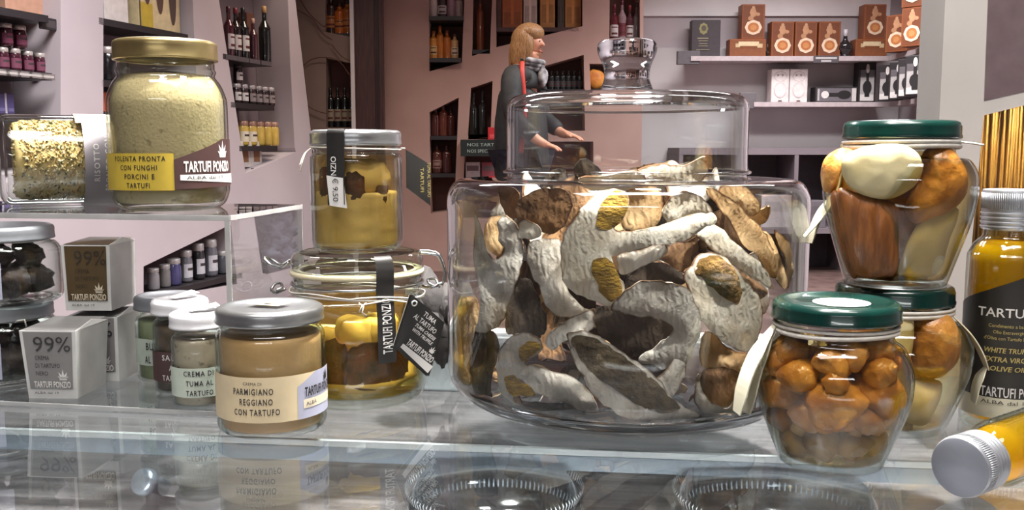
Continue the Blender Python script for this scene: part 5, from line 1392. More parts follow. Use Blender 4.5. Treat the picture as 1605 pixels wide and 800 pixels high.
def box_at(loc, w, d, h, lab, c, rz=0.0, name='carton', cat='box', grp=None, deco=(), tilt=0.0):
    """carton, front centre at loc; deco = flat printed patches (x0, z0, x1, z1, colour) in fractions of the front"""
    t = thing(name, lab, cat, loc, rz, grp)
    if tilt: t.rotation_euler = (0, tilt, rz)
    MB().box(-w / 2, w / 2, 0, d, 0, h, bev=min(.003, w * .05)).build('body', gm(c, .5), t)
    mb = MB(); ms = []
    for k, q in enumerate(deco):
        x0, z0, x1, z1, cc = q[:5]
        y = -.0008 - .0006 * k
        if len(q) > 5:
            n = 24; cx, cz, rx, rz_ = (x0 + x1) / 2, (z0 + z1) / 2, (x1 - x0) / 2, (z1 - z0) / 2
            pts = [((cx + rx * math.cos(6.2832 * i / n) * (1 + q[5] * math.cos(8 * 6.2832 * i / n)) - .5) * w, y, (cz + rz_ * math.sin(6.2832 * i / n) * (1 + q[5] * math.cos(8 * 6.2832 * i / n))) * h) for i in range(n)]
            mb.add(pts, [tuple(range(n))], len(ms))
        else:
            mb.add([((x0 - .5) * w, y, z0 * h), ((x1 - .5) * w, y, z0 * h), ((x1 - .5) * w, y, z1 * h), ((x0 - .5) * w, y, z1 * h)], [(0, 1, 2, 3)], len(ms))
        ms.append(gm(cc, .55))
    if deco: mb.build('print', ms, t)
    return t
LRZ = math.atan2(LD.y, LD.x) - math.pi / 2 + math.pi / 2      # goods on the left wall look along its normal
LRZ = math.atan2(LN.y, LN.x) + math.pi / 2
def onL(px, py, back, zfrom):
    """spot on a left-wall shelf: column px, back metres in from the face, on the shelf whose front edge is at zfrom"""
    p = on_plane(px, py, LP - LN * back, LN); return Vector((p.x, p.y, zfrom))
def zL(px0, px1, py): return Lw((px0 + px1) / 2, py).z
def sizeL(px, py, back, npx):
    return npx * pxm(on_plane(px, py, LP - LN * back, LN))
# leftmost niche: jam jars
z = zL(-60, 86, 108); B = .10
jam = (70, 26, 42); lidc = (222, 212, 206)
rows = [(23, 36, 'front left of the lower row, in the leftmost niche'), (43, 34, 'middle of the lower row, in the leftmost niche'), (62, 33, 'right end of the lower row, in the leftmost niche'), (4, 36, 'cut by the left picture edge, lower row')]
for px, hp, w_ in rows:
    h = sizeL(px, 90, B, hp); jar_at(onL(px, 100, B, z + .0005), h, h * .27, 'plum jam jar, ' + w_, jam, lidc, (120, 62, 84), 'jam jars in the leftmost niche', LRZ)
h = sizeL(43, 90, B, 34)
for px, w_ in ((31, 'stacked on the lower row, right one of two'), (9, 'stacked on the lower row, left one of two')):
    jar_at(onL(px, 60, B, z + h * 1.07), h * 1.05, h * .29, 'plum jam jar, ' + w_, jam, lidc, (130, 60, 88), 'jam jars in the leftmost niche', LRZ)
for k, px in enumerate((8, 24, 42, 62, 78)):
    p = Lz(px, z - .028); o = box_at(p + LN * .003, .09, .002, .024, 'small grey price ticket on the jam shelf edge, %s' % ('leftmost', 'second from the left', 'middle one', 'second from the right', 'rightmost')[k], (128, 120, 120), LRZ, 'price_ticket', 'ticket', None, ((.1, .3, .9, .7, (190, 184, 180)),))
z = zL(-60, 86, 13)
box_at(onL(46, 5, .09, z + .001), .26, .12, .16, 'pinkish box on the highest shelf of the leftmost niche', (196, 150, 126), LRZ)
box_at(onL(75, 12, .02, z - .055), .10, .01, .05, 'black ticket under the highest shelf, leftmost niche', (40, 36, 38), LRZ, 'price_ticket', 'ticket', None, ((.1, .2, .9, .8, (70, 64, 66)),))
z = zL(-60, 86, 178)
for px, w_ in ((16, 'right one of two'), (2, 'left one, cut by the picture edge')):
    h = sizeL(px, 160, .08, 32); box_at(onL(px, 176, .08, z + .001), h * .62, .05, h, 'violet pack above the risotto jar, ' + w_, (92, 82, 134), LRZ, deco=((0, 0, .2, 1, (210, 204, 214)), (.3, .12, .9, .3, (120, 112, 160))))
# second niche
z = zL(163, 300, 42)
box_at(onL(184, 40, .04, z + .001), .17, .02, .34, 'white picture card with a brown photo, left of the polenta lid', (226, 218, 214), LRZ, 'picture_card', 'card', deco=((.18, .38, .8, .78, (168, 124, 84)), (.3, .45, .65, .6, (196, 160, 92))))
box_at(onL(252, 42, .06, z + .001), .34, .10, .42, 'pale yellow box with three oval holes, behind the polenta lid', (224, 204, 160), LRZ, deco=((0, 0, .32, .3, (206, 178, 66)), (.1, .28, .3, .98, (96, 70, 60), 0), (.4, .2, .6, .94, (96, 70, 60), 0), (.72, .1, .9, .86, (84, 66, 60), 0), (0, 0, .03, 1, (90, 84, 84))))
z = zL(163, 300, 132)
for px, w_ in ((170, 'nearer one'), (186, 'farther one')):
    jar_at(onL(px, 120, .08, z + .001), .16, .05, 'black bottle-necked jar left of the polenta jar, ' + w_, (26, 24, 26), (190, 180, 176), None, None, LRZ)
box_at(onL(166, 178, .05, zL(163, 300, 178)), .10, .08, .09, 'small orange pack left of the polenta jar', (214, 104, 60), LRZ)
Lshelf(163, 300, 179, 'dark low shelf with the orange pack, behind the polenta jar')
# wine niche
z = zL(353, 428, 91) + .001
wines = [(359, 78, (70, 22, 34), (206, 198, 200), (70, 20, 30), 'wine', 'wine bottle with red capsule and white label, leftmost on the wine shelf'),
         (370, 78, (36, 22, 26), (214, 208, 206), (120, 30, 44), 'wine', 'wine bottle with red band and white label, second from the left'),
         (382, 80, (24, 24, 24), (216, 212, 210), (30, 28, 30), 'wine', 'black and white wine bottle, third from the left'),
         (397, 66, (74, 36, 44), None, (196, 160, 140), 'wine', 'reddish bottle with a pale capsule, before the brown tube box'),
         (415, 88, (22, 26, 24), None, (188, 150, 96), 'wine', 'tall black wine bottle with a tan capsule, rightmost on the wine shelf')]
for px, hp, c, l, cp, sh, w_ in wines:
    h = sizeL(px, 60, .09, hp); bottle_at(onL(px, 60, .09, z), h, h * .105, w_, c, l, cp, None, sh, None, LRZ)
h = sizeL(392, 60, .17, 84); box_at(onL(394, 60, .165, z), h * .26, .06, h * .92, 'brown wooden tube box behind the reddish bottle', (112, 72, 58), LRZ)
for k, px in enumerate((366, 384, 402, 420)):
    p = Lz(px, z - .029); box_at(p + LN * .003, .12, .002, .026, 'dark price ticket under the wine bottles, %s' % ('leftmost', 'second', 'third', 'rightmost')[k], (92, 86, 90), LRZ, 'price_ticket', 'ticket')
z = zL(363, 431, 163) + .001
hh = sizeL(390, 140, .09, 30)
for k, px in enumerate((371, 382, 394, 404, 414, 424)):
    jar_at(onL(px, 150, .08, z), hh, hh * .235, 'dark labelled jar under the wine shelf, %s' % ('leftmost of six', 'second of six', 'third of six', 'fourth of six', 'fifth of six', 'rightmost of six')[k], (50, 34, 36), (196, 190, 190), (150, 138, 138) if k > 1 else (220, 214, 212), 'dark jars under the wine shelf', LRZ)
jar_at(onL(373, 120, .08, z + hh * 1.03), hh * .95, hh * .235, 'dark jar with a white label stacked on the leftmost dark jars', (40, 28, 30), (60, 54, 56), (224, 218, 216), None, LRZ)
z = zL(374, 434, 229) + .001
hh = sizeL(400, 205, .09, 38)
for k, px in enumerate((380, 393, 405, 417, 428)):
    jar_at(onL(px, 210, .08, z), hh, hh * .25, 'yellow preserve jar on the lowest wall shelf, %s' % ('leftmost', 'second from the left', 'middle', 'second from the right', 'rightmost')[k], (212, 180, 84), (190, 150, 130), (226, 214, 190) if k < 2 else None, 'yellow preserve jars', LRZ)
z = zL(385, 440, 262)
for px, w_ in ((384, 'left'), (402, 'right')):
    box_at(onL(px, 246, .06, z), .13, .012, .15, 'white card with a small brown picture low in the wine niche, ' + w_ + ' one', (222, 216, 212), LRZ, 'picture_card', 'card', deco=((.25, .2, .8, .75, (150, 110, 76)),))
box_at(onL(406, 262, .02, z - .075), .16, .01, .07, 'dark grey sign below the picture cards in the wine niche', (72, 68, 72), LRZ, 'price_ticket', 'ticket')
# low triangular niche behind the small jars
z = zL(226, 372, 447) + .001
glassware = [(240, 34, .5, (150, 148, 152), 'clear grey glass jar low behind the riser, leftmost'), (258, 36, .45, (128, 126, 124), 'grey glass jar low behind the riser, second'), (272, 42, .5, (74, 72, 116), 'blue violet jar low behind the riser'), (292, 50, .35, (112, 112, 118), 'tall grey jar beside the blue violet one'), (312, 56, .30, (44, 44, 48), 'black tall jar low behind the riser'), (331, 58, .32, (104, 104, 112), 'grey jar with two shiny bands, right of the black one'), (350, 36, .5, (84, 86, 92), 'low grey jar at the right end of the low niche')]
for px, hp, ar, c, w_ in glassware:
    h = sizeL(px, 420, .10, hp); jar_at(onL(px, 430, .08, z), h, h * ar * .55, w_, c, (206, 204, 204), (190, 190, 196) if hp > 45 else None, None, LRZ)
z = zL(410, 478, 416) + .001
M_bag = paint('blue_grey_bag', (92, 98, 114), .7, c2=(44, 48, 60), scale=12, bump=.6)
bg = [(424, 400), (444, 400), (464, 398), (432, 380), (455, 380), (428, 360), (450, 362), (466, 366), (440, 345), (462, 344)]
for k, (px, py) in enumerate(bg):
    p = on_plane(px, py, LP - LN * .11, LN)
    o = lump(MB(), (0, 0, 0), .07, .07, .055, 200 + k, .75, 2.2, n=20, m=14).build('soft_bag', M_bag); o.location = (p.x, p.y, max(p.z, z + .05)); tag(o, 'blue grey soft bag in the heap seen through the riser, %s' % ('bottom left', 'bottom middle', 'bottom right', 'second layer left', 'second layer right', 'third layer left', 'third layer middle', 'third layer right', 'top left', 'top right')[k], 'bag', 'soft bags in the low niche')
# brown panel: bottles in the two openings, thin twigs before it
def onY(px, py, y): return P(px, py, y)
zt_ = P(530, 56, DY + .1).z
structure(MB().box(Dz(511, 0).x, Dz(552, 0).x, DY + .002, DY + .22, P(530, 52, DY).z - .03, P(530, 52, DY).z).build('trim_4', M_board))
for px, hp, c, w_ in ((520, 60, (60, 40, 34), 'dark bottle in the upper opening of the brown panel'), (533, 48, (198, 104, 34), 'orange bottle in the upper opening of the brown panel'), (545, 52, (170, 94, 40), 'amber bottle in the upper opening of the brown panel')):
    p = P(px, 52, DY + .09); h = hp * pxm(p); bottle_at(Vector((p.x, p.y, P(530, 52, DY).z + .001)), h, .045, w_, c, (176, 110, 50), (60, 40, 30), None, 'tall')
zb = P(530, 200, DY).z
for k, (px, w_) in enumerate(((519, 'leftmost'), (530, 'second from the left'), (541, 'second from the right'), (551, 'rightmost'))):
    p = P(px, 199, DY + .09); h = 62 * pxm(p); bottle_at(Vector((p.x, p.y, zb + .001)), h, .024 if k == 3 else .026, 'black bottle with a pale label in the lower opening, ' + w_, (26, 26, 26), (150, 138, 120), (40, 36, 34), 'black bottles in the brown panel', 'tall')
M_twig = paint('dark_twig', (96, 58, 46), .7)
for pts, w_ in (([(462, -20), (480, 15), (505, 40), (512, 38)], 'thin twig curving across the top of the brown panel'), ([(464, 15), (490, 30), (505, 52), (520, 62)], 'thin twig just below the top one on the brown panel'), ([(468, 112), (485, 95), (505, 90), (530, 95), (548, 118)], 'arched thin twig over the lower opening of the brown panel'), ([(520, 70), (535, 88), (550, 96)], 'short twig between the two openings of the brown panel'), ([(470, 152), (485, 168), (500, 175), (512, 178)], 'thin twig left of the lower opening of the brown panel')):
    o = MB().tube(catmull([P(x, y, DY - .03 - .004 * k) for k, (x, y) in enumerate(pts)], 6), .0035, 6).build('wall_twig', M_twig); tag(o, w_, 'twig')
# rosy wall
def goods_row(items, pybase, setback, dy=0.0):
    for (px, hp, R, c, l, cp, sh, w_) in items:
        p = P(px, pybase, EYY + setback); h = hp * pxm(p); bottle_at(p + Vector((0, 0, .002)), h, R, w_, c, l, cp, None, sh)
amb = (206, 122, 44)
zE = lambda py: P(700, py, EYY).z
def row(py, setback, items):
    for (px, hp, R, c, l, cp, sh, w_) in items:
        p = P(px, 100, EYY + setback); p.z = zE(py) + .001; h = hp * pxm(p); bottle_at(p, h, R, w_, c, l, cp, None, sh)
row(28, .08, [(680, 40, .034, (214, 196, 190), None, (150, 90, 96), 'tall', 'pale pink bottle high in the rosy wall, leftmost'), (694, 44, .034, (60, 40, 44), (210, 200, 196), (40, 30, 32), 'tall', 'dark bottle high in the rosy wall, second'), (708, 42, .032, (180, 140, 150), None, (90, 50, 60), 'tall', 'mauve bottle high in the rosy wall, third'), (720, 38, .03, (200, 180, 172), None, (80, 50, 54), 'tall', 'cream bottle high in the rosy wall, rightmost')])
row(92, .08, [(680, 44, .030, (220, 150, 62), (224, 190, 130), (150, 80, 30), 'tall', 'amber bottle with a pale label in the rosy wall, leftmost'), (690, 52, .028, amb, None, (160, 70, 24), 'tall', 'amber bottle in the rosy wall, second'), (701, 46, .030, (196, 110, 40), None, (120, 60, 30), 'tall', 'amber bottle in the rosy wall, third'), (713, 40, .028, (214, 170, 120), (226, 206, 180), (120, 80, 60), 'tall', 'pale amber bottle in the rosy wall, rightmost')])
row(78, .10, [(753, 82, .030, (132, 70, 40), None, (80, 44, 30), 'tall', 'single tall brown bottle in the narrow niche of the rosy wall')])
for px, w, h, c, w_ in ((803, .15, .26, (168, 92, 48), 'orange wooden crate on the crate shelf, left of the pale box'), (782, .04, .30, (86, 58, 50), 'dark brown box at the left end of the crate shelf'), (831, .10, .36, (206, 184, 172), 'pale upright box on the crate shelf, above the blonde person'), (858, .11, .38, (190, 130, 72), 'light wooden case on the crate shelf'), (879, .05, .36, (74, 62, 54), 'dark case on the crate shelf, between two light ones'), (898, .12, .34, (176, 116, 58), 'wooden case at the right end of the crate shelf')):
    p = P(px, 43, EYY + .05); p.z = zE(43) + .001
    box_at(p, w, .16, h, w_, c, deco=((.1, .1, .9, .45, tuple(int(v * .85) for v in c)), (.42, .1, .58, .9, tuple(min(255, int(v * 1.12)) for v in c))))
row(213, .10, [(682, 44, .034, (84, 40, 34), None, (60, 30, 28), 'tall', 'dark red bottle on the upper low shelf of the rosy wall, left'), (694, 50, .034, (110, 54, 40), None, (60, 30, 28), 'tall', 'dark red bottle on the upper low shelf of the rosy wall, middle'), (706, 42, .030, (78, 36, 32), None, (50, 26, 26), 'tall', 'dark red bottle on the upper low shelf of the rosy wall, right')])
row(272, .10, [(684, 44, .036, (92, 48, 40), (150, 120, 110), (60, 30, 28), 'tall', 'dark red bottle on the lower low shelf of the rosy wall, left'), (699, 44, .036, (78, 40, 36), None, (60, 30, 28), 'tall', 'dark red bottle on the lower low shelf of the rosy wall, right')])
row(212, .10, [(742, 66, .036, (28, 30, 28), None, (40, 36, 34), 'wine', 'black bottle left of the person, left one of two'), (756, 70, .036, (24, 26, 24), None, (36, 32, 32), 'wine', 'black bottle left of the person, right one of two')])
p = P(781, 214, EYY - .04); box_at(Vector((p.x, EYY - .16, zE(222) + .002)), .15, .14, .10, 'bright red box beside the person, above the black sign', (196, 40, 50), deco=((.1, .2, .9, .5, (220, 80, 84)),))
row(140, .12, [(806, 36, .03, (30, 32, 34), (60, 60, 62), (40, 40, 40), 'tall', 'black bottle behind the person, leftmost')] + [(864 + 9 * k, 30, .026, (30, 32, 34), (64, 64, 66), (44, 44, 44), 'tall', 'black bottle right of the person, ' + w_) for k, w_ in enumerate(('first', 'second', 'third', 'fourth', 'fifth', 'last'))])
p = P(933, 138, EYY + .05); o = lump(MB(), (0, 0, .06), .075, .05, .075, 91, .3).build('orange_bag', paint('orange_bag', (222, 150, 62), .6, c2=(190, 110, 40), scale=14, bump=.4)); o.location = (p.x, p.y, zE(139) + .004); tag(o, 'orange crumpled bag beside the glass knob', 'bag')
row(66, .08, [(962, 60, .032, (96, 30, 40), (206, 196, 194), (110, 34, 44), 'wine', 'red bottle above the glass knob, leftmost'), (974, 66, .032, (150, 120, 124), (110, 40, 50), (90, 30, 40), 'wine', 'grey red bottle above the glass knob, second'), (986, 58, .03, (80, 40, 46), (200, 190, 188), (130, 40, 52), 'wine', 'red bottle above the glass knob, third'), (997, 62, .03, (110, 100, 100), None, (60, 50, 50), 'wine', 'grey bottle above the glass knob, rightmost')])
# the sign
p = P(722, 245, EYY - .17); q = P(797, 219, EYY - .17)
t = thing('shelf_sign', 'black sign with two lines of pale lettering below the red box', 'sign', ((p.x + q.x) / 2, EYY - .17, p.z))
sw, shh = q.x - p.x, q.z - p.z
mb = MB().box(-sw / 2, sw / 2, 0, .012, 0, shh); f_ = planemap((0, -.0012, 0), (1, 0, 0), (0, 0, 1))
mb.text('NOS TARTUFI', shh * .2, f_, 0, shh * .60, 'c', width=sw * .72); mb.text('NOS SPECIALITES', shh * .2, f_, 0, shh * .22, 'c', width=sw * .72)
mb.build('board', [gm((26, 36, 34), .5), gm((170, 184, 178), .6)], t)
z_ = zE(222)
o = MB().box(Ep(722, 0).x, Ep(800, 0).x, EYY - .155, EYY - .002, zE(222) - .03, zE(222)).build('sign_ledge', M_board); tag(o, 'dark ledge that carries the red box and the black sign', 'shelf')
for k, (px, c, w_) in enumerate(((741, (206, 190, 190), 'pale flat pack under the black sign, left'), (766, (160, 74, 84), 'reddish flat pack under the black sign, middle'), (790, (190, 176, 178), 'pale flat pack under the black sign, right'))):
    p = P(px, 280, EYY + .05); box_at(Vector((p.x, p.y, zE(282) + .001)), .11, .12, .13, w_, c, deco=((.1, .5, .9, .8, (120, 96, 98)),))

# ------------------------------------------------------------------ gift boxes on the right-hand shelves
F1, F2 = SHELF_HI.data.vertices[0].co.z, SHELF_LO.data.vertices[0].co.z
WD, WD2 = (146, 82, 46), (176, 112, 66)
ROUND = ((.06, .04, .94, .96, (120, 66, 38)), (.34, .62, .62, .90, (196, 146, 108), .12), (.42, .86, .56, .95, (200, 152, 116), 0), (.58, .66, .78, .76, (190, 140, 104), 0), (.26, .52, .5, .66, (186, 136, 100), 0), (.14, .12, .86, .54, (236, 208, 180), .04), (.26, .19, .74, .47, (186, 112, 62), 0), (.36, .25, .64, .41, (206, 140, 84), .15))
RIB = ((.04, .08, .96, .92, (134, 78, 44)), (.16, .55, .28, .76, (206, 180, 140)), (.24, .62, .80, .86, (226, 204, 164)), (.76, .52, .90, .74, (206, 180, 140)), (.30, .52, .74, .62, (134, 78, 44)))
def gift(x0, x1, yt, yb, lab, deco=ROUND, z=None, rz=0.0, d=.13, back=.20, c=WD, name='wooden_gift_box'):
    p = P((x0 + x1) / 2, 100, BY - back - (.0 if rz == 0 else 0)); k = pxm(p)
    w, h = (x1 - x0) * k, (yb - yt) * k
    zz = (F1 if z is None else z) + .001
    return box_at(Vector((p.x, p.y, zz)), w, d, h, lab, c, rz, name, 'box', 'wooden gift boxes with a medallion' if deco is ROUND else None, deco), zz + h
lo1, zt1 = gift(1143, 1200, 60, 88, 'wooden box lying flat with a pale ribbon, left on the upper shelf', RIB)
gift(1161, 1197, 5, 58, 'wooden medallion box standing on the lying box at the left of the shelf', z=zt1)
gift(1208, 1243, 33, 88, 'wooden medallion box, left one of three standing side by side')
gift(1245, 1279, 33, 88, 'wooden medallion box, middle one of three standing side by side')
gift(1282, 1316, 33, 88, 'wooden medallion box, right one of three, next to the round bottle')
lo2, zt2 = gift(1340, 1389, 60, 88, 'wooden box lying flat with a pale ribbon, right of the round bottle', RIB)
gift(1352, 1386, 5, 58, 'wooden medallion box standing on the lying box near the corner', z=zt2)
def wingbox(px, pyc, yd, w, h, lab, z, c=WD, deco=ROUND, d=.12):
    p = P(px, pyc, yd); return box_at(Vector((p.x, p.y, z + .001)), w, d, h, lab, c, math.radians(-52), 'wooden_gift_box' if c == WD else 'bottle_box', 'box', None, deco)
wingbox(1405, 60, 6.98, .17, .26, 'wooden medallion box on the corner shelf, first past the corner', F1)
b2 = wingbox(1429, 60, 6.6, .16, .26, 'wooden medallion box on the corner shelf, second past the corner', F1)
wingbox(1430, 10, 6.6, .16, .24, 'wooden medallion box on top of the second corner box', F1 + .262)
p = P(1324, 88, BY - .18); h = 43 * pxm(p); bottle_at(Vector((p.x, p.y, F1 + .001)), h, h * .27, 'round-bellied black bottle between the wooden boxes', (38, 34, 36), None, (206, 200, 204), None, 'round')
p = P(1193, 80, BY - .13); h = 22 * pxm(p); bottle_at(Vector((P(1204, 80, BY - .1).x, BY - .1, F1 + .001)), h, h * .25, 'tiny dark bottle right of the left lying wooden box', (60, 56, 48), None, (190, 176, 150), None, 'round')
p = P(1106, 88, BY - .16); k = pxm(p)
box_at(Vector((p.x, p.y, F1 + .001)), 45 * k, .10, 58 * k, 'dark grey gift box with gold print at the left end of the shelf', (72, 64, 68), deco=((.26, .62, .56, .92, (150, 144, 96), .1), (.33, .70, .50, .86, (92, 84, 72), 0), (.20, .50, .58, .53, (160, 148, 116)), (.24, .44, .56, .46, (150, 140, 112)), (.26, .36, .54, .38, (150, 140, 112)), (.24, .30, .56, .32, (150, 140, 112)), (.16, .20, .62, .22, (150, 140, 112))))
p = P(1080, 88, BY - SH); box_at(Vector((p.x, p.y + .01, F1 - .06)), .17, .05, .10, 'dark grey bracket box at the left end of the upper right shelf', (96, 90, 94), name='shelf_bracket', cat='bracket')
p = P(1175, 160, BY - SH); box_at(Vector((p.x - .01, p.y + .01, F2 - .05)), .12, .05, .12, 'dark grey bracket box at the left end of the lower right shelf', (104, 98, 102), name='shelf_bracket', cat='bracket')
p = P(1295, 95, BY - SH - .008); box_at(Vector((p.x, p.y, F1 - .052)), .19, .005, .055, 'dark price ticket on the upper right shelf edge', (84, 78, 82), name='price_ticket', cat='ticket', deco=((.08, .55, .92, .8, (196, 190, 190)), (.3, .15, .7, .4, (190, 184, 184))))
WB = ((.04, .03, .96, .97, (228, 218, 216)), (.14, .62, .86, .94, (206, 194, 194), 0), (.18, .64, .82, .91, (230, 220, 218), 0), (.3, .78, .42, .85, (168, 158, 158), 0), (.55, .78, .67, .85, (168, 158, 158), 0), (.16, .14, .84, .60, (214, 202, 202), 0), (.2, .17, .8, .57, (230, 220, 218), 0), (.4, .02, .6, .07, (120, 96, 96)))
for x0, w_ in ((1210, 'left'), (1239, 'right')):
    gift(x0, x0 + 28, 108, 160, 'white embossed gift box on the lower shelf, %s one of a pair' % w_, WB, F2, c=(224, 214, 212), name='white_gift_box', back=.2)
BLK = (44, 40, 42)
BB = ((.1, .04, .9, .62, (170, 164, 164)), (.1, .04, .9, .2, (214, 208, 206)), (.1, .62, .9, .8, (96, 90, 94)), (.24, .2, .76, .54, (34, 30, 32), 0), (.36, .14, .64, .24, (34, 30, 32)), (.42, .5, .58, .74, (34, 30, 32)), (.40, .72, .60, .95, (220, 214, 212), 0))
gift(1347, 1374, 97, 160, 'black bottle box with a pictured bottle, standing at the shelf corner', BB, F2, c=BLK, name='bottle_box', back=.2, d=.12)
p = P(1311, 150, BY - .2); k = pxm(p)
box_at(Vector((p.x, p.y, F2 + .001)), 67 * k, .12, 24 * k, 'black bottle box lying on its side on the lower shelf', BLK, name='bottle_box', cat='box', deco=((.04, .08, .96, .92, (110, 104, 110)), (.86, .08, .96, .92, (210, 204, 202)), (.06, .12, .10, .88, (190, 184, 184)), (.52, .22, .84, .78, (34, 30, 32), 0), (.3, .38, .56, .62, (34, 30, 32)), (.14, .26, .32, .74, (226, 220, 218), 0)))
for k, (px, yd, w_) in enumerate(((1391, 7.12, 'first'), (1408, 6.88, 'second'), (1422, 6.62, 'third'), (1434, 6.38, 'last'))):
    wingbox(px, 130, yd, .15, .26, 'black bottle box on the lower corner shelf, %s past the corner' % w_, F2, BLK, BB, .10)
zz = zt + FLOOR
for k, (px, c, w_) in enumerate(((1352, (120, 40, 48), 'dark red box on the low unit under the corner shelves, left one'), (1382, (104, 36, 44), 'dark red box on the low unit under the corner shelves, right one'))):
    p = P(px, 200, BY - .2); box_at(Vector((p.x, p.y, zz + .001)), .14, .12, .16, w_, c)
ux_ = -1
for k, (px, py, w, h, c, w_) in enumerate(((1208, 300, .24, .24, (178, 170, 172), 'pale grey carton in the low unit right of the glass jar, left one'), (1262, 300, .20, .20, (104, 98, 104), 'dark carton in the low unit right of the glass jar, middle one'), (1335, 300, .2, .22, (150, 142, 146), 'grey carton in the low unit right of the glass jar, right one'))):
    p = P(px, py, BY - .3); box_at(Vector((p.x, BY - .5, FLOOR + .341)), w, .2, h, w_, c, deco=((.1, .5, .9, .8, tuple(int(v * .9) for v in c)),))

# ------------------------------------------------------------------ the person at the far shelves
PY = 6.25
hx = P(822, 75, PY)
ped = (hx.x, PY)
def skin(name, joints, edges, mats, parent=None, lv=2, root=0, world=(0, 0, 0)):
    """one continuous skinned surface; joints = (x, y, z, radius x, radius y)"""
    me = bpy.data.meshes.new(name); me.from_pydata([j[:3] for j in joints], edges, [])
    o = bpy.data.objects.new(name, me); COL.objects.link(o)
    o.modifiers.new('skin', 'SKIN'); me.skin_vertices
    for i, j in enumerate(joints):
        sv = me.skin_vertices[0].data[i]; sv.radius = (j[3], j[4] if len(j) > 4 else j[3]); sv.use_root = (i == root)
    m = o.modifiers.new('sub', 'SUBSURF'); m.levels = lv; m.render_levels = lv
    dg = bpy.context.evaluated_depsgraph_get(); me2 = bpy.data.meshes.new_from_object(o.evaluated_get(dg))
    o.modifiers.clear(); o.data = me2; me2.name = name
    me2.materials.clear(); me2.materials.append(mats)
    for p_ in me2.polygons: p_.use_smooth = True
    if parent: o.parent = parent
    return o
M_skin = paint('skin', (214, 156, 128), .5, c2=(204, 142, 114), scale=20)
M_hair = paint('blonde_hair', (170, 128, 84), .5, c2=(112, 78, 48), scale=60, stretch=(4, 4, .5))
M_coat = paint('black_coat', (44, 46, 48), .7, c2=(32, 34, 36), scale=25, bump=.3)
M_trou = paint('dark_trousers', (40, 42, 54), .8, scale=30)
M_red = paint('red_strap', (190, 62, 52), .6); M_scarf = paint('grey_white_scarf', (178, 176, 180), .8, c2=(60, 58, 60), scale=18)
H = FLOOR
# facing right (+x) and slightly to the camera; local origin on the floor between the feet
per = thing('person', 'person with shoulder-length blonde hair in a black coat, side on, looking right', 'person', (hx.x + .005, PY, H), math.radians(-20))
top = P(822, 42, PY).z - H                                # crown height above the floor
s = top / 1.70
J = lambda x, y, z, a, b=None: (x * s, y * s, z * s, a * s, (b or a) * s)
joints = [J(-.02, 0, .95, .14, .115), J(-.03, 0, 1.12, .12, .105), J(-.02, 0, 1.30, .14, .115), J(-.01, 0, 1.41, .10, .08), J(.01, 0, 1.47, .050), J(.03, 0, 1.52, .052),   # 0-5 pelvis..neck
          J(.035, 0, 1.585, .082, .070), J(.03, 0, 1.645, .075, .066),                                                                       # 6-7 head
          J(-.02, -.19, 1.38, .055), J(.00, -.255, 1.13, .042), J(.16, -.21, .97, .034), J(.20, -.20, .945, .028),                        # 8-11 right arm (camera side)
          J(-.02, .19, 1.38, .055), J(.03, .25, 1.13, .042), J(.20, .17, 1.02, .034), J(.24, .15, 1.01, .028),                              # 12-15 left arm
          J(-.02, -.09, .88, .092), J(-.01, -.10, .48, .062), J(-.03, -.10, .09, .042), J(.10, -.11, .035, .035),                           # 16-19
          J(-.02, .09, .88, .092), J(.03, .10, .48, .062), J(.01, .10, .09, .042), J(.14, .11, .035, .035)]                                  # 20-23
edges = [(0, 1), (1, 2), (2, 3), (3, 4), (4, 5), (5, 6), (6, 7), (3, 8), (8, 9), (9, 10), (10, 11), (3, 12), (12, 13), (13, 14), (14, 15), (0, 16), (16, 17), (17, 18), (18, 19), (0, 20), (20, 21), (21, 22), (22, 23)]
hands = []
for wi, hy, zz, sg in ((11, -.20, .945, 1), (15, .15, 1.01, -1)):
    x0 = joints[wi][0] / s
    for k, (dy, ln) in enumerate(((-.030, .065), (-.010, .075), (.010, .072), (.030, .060))):
        i = len(joints); joints += [J(x0 + .035, hy + dy, zz, .012), J(x0 + .035 + ln * .6, hy + dy * 1.05, zz - .012, .009), J(x0 + .035 + ln, hy + dy * 1.05, zz - .035, .008)]
        edges += [(wi, i), (i, i + 1), (i + 1, i + 2)]
    i = len(joints); joints += [J(x0 + .01, hy + sg * .040, zz + .005, .012), J(x0 + .045, hy + sg * .055, zz - .01, .0095)]; edges += [(wi, i), (i, i + 1)]
# face: nose, chin, brow grown out of the head
i = len(joints); joints += [J(.112, 0, 1.59, .016), J(.132, 0, 1.575, .010)]; edges += [(6, i), (i, i + 1)]
i = len(joints); joints += [J(.090, 0, 1.525, .030)]; edges += [(5, i)]
body = skin('body', joints, edges, M_skin, per)
for sy in (-1, 1):
    lump(MB(), (.098 * s, sy * .030 * s, 1.603 * s), .011 * s, .010 * s, .009 * s, 1, 0).build('eye', paint('eye_white', (226, 220, 214), .3), per)
    lump(MB(), (.108 * s, sy * .031 * s, 1.603 * s), .004 * s, .006 * s, .006 * s, 1, 0).build('iris', paint('eye_iris', (50, 44, 40), .3), per)
    lump(MB(), (.030 * s, sy * .076 * s, 1.585 * s), .020 * s, .010 * s, .030 * s, 3, .1).build('ear', M_skin, per)
MB().tube([((.113 - .010 * abs(q) / 2) * s, q * .012 * s, 1.540 * s) for q in (-2, -1, 0, 1, 2)], .006 * s, 8).build('mouth', paint('lips', (176, 96, 88), .5), per)
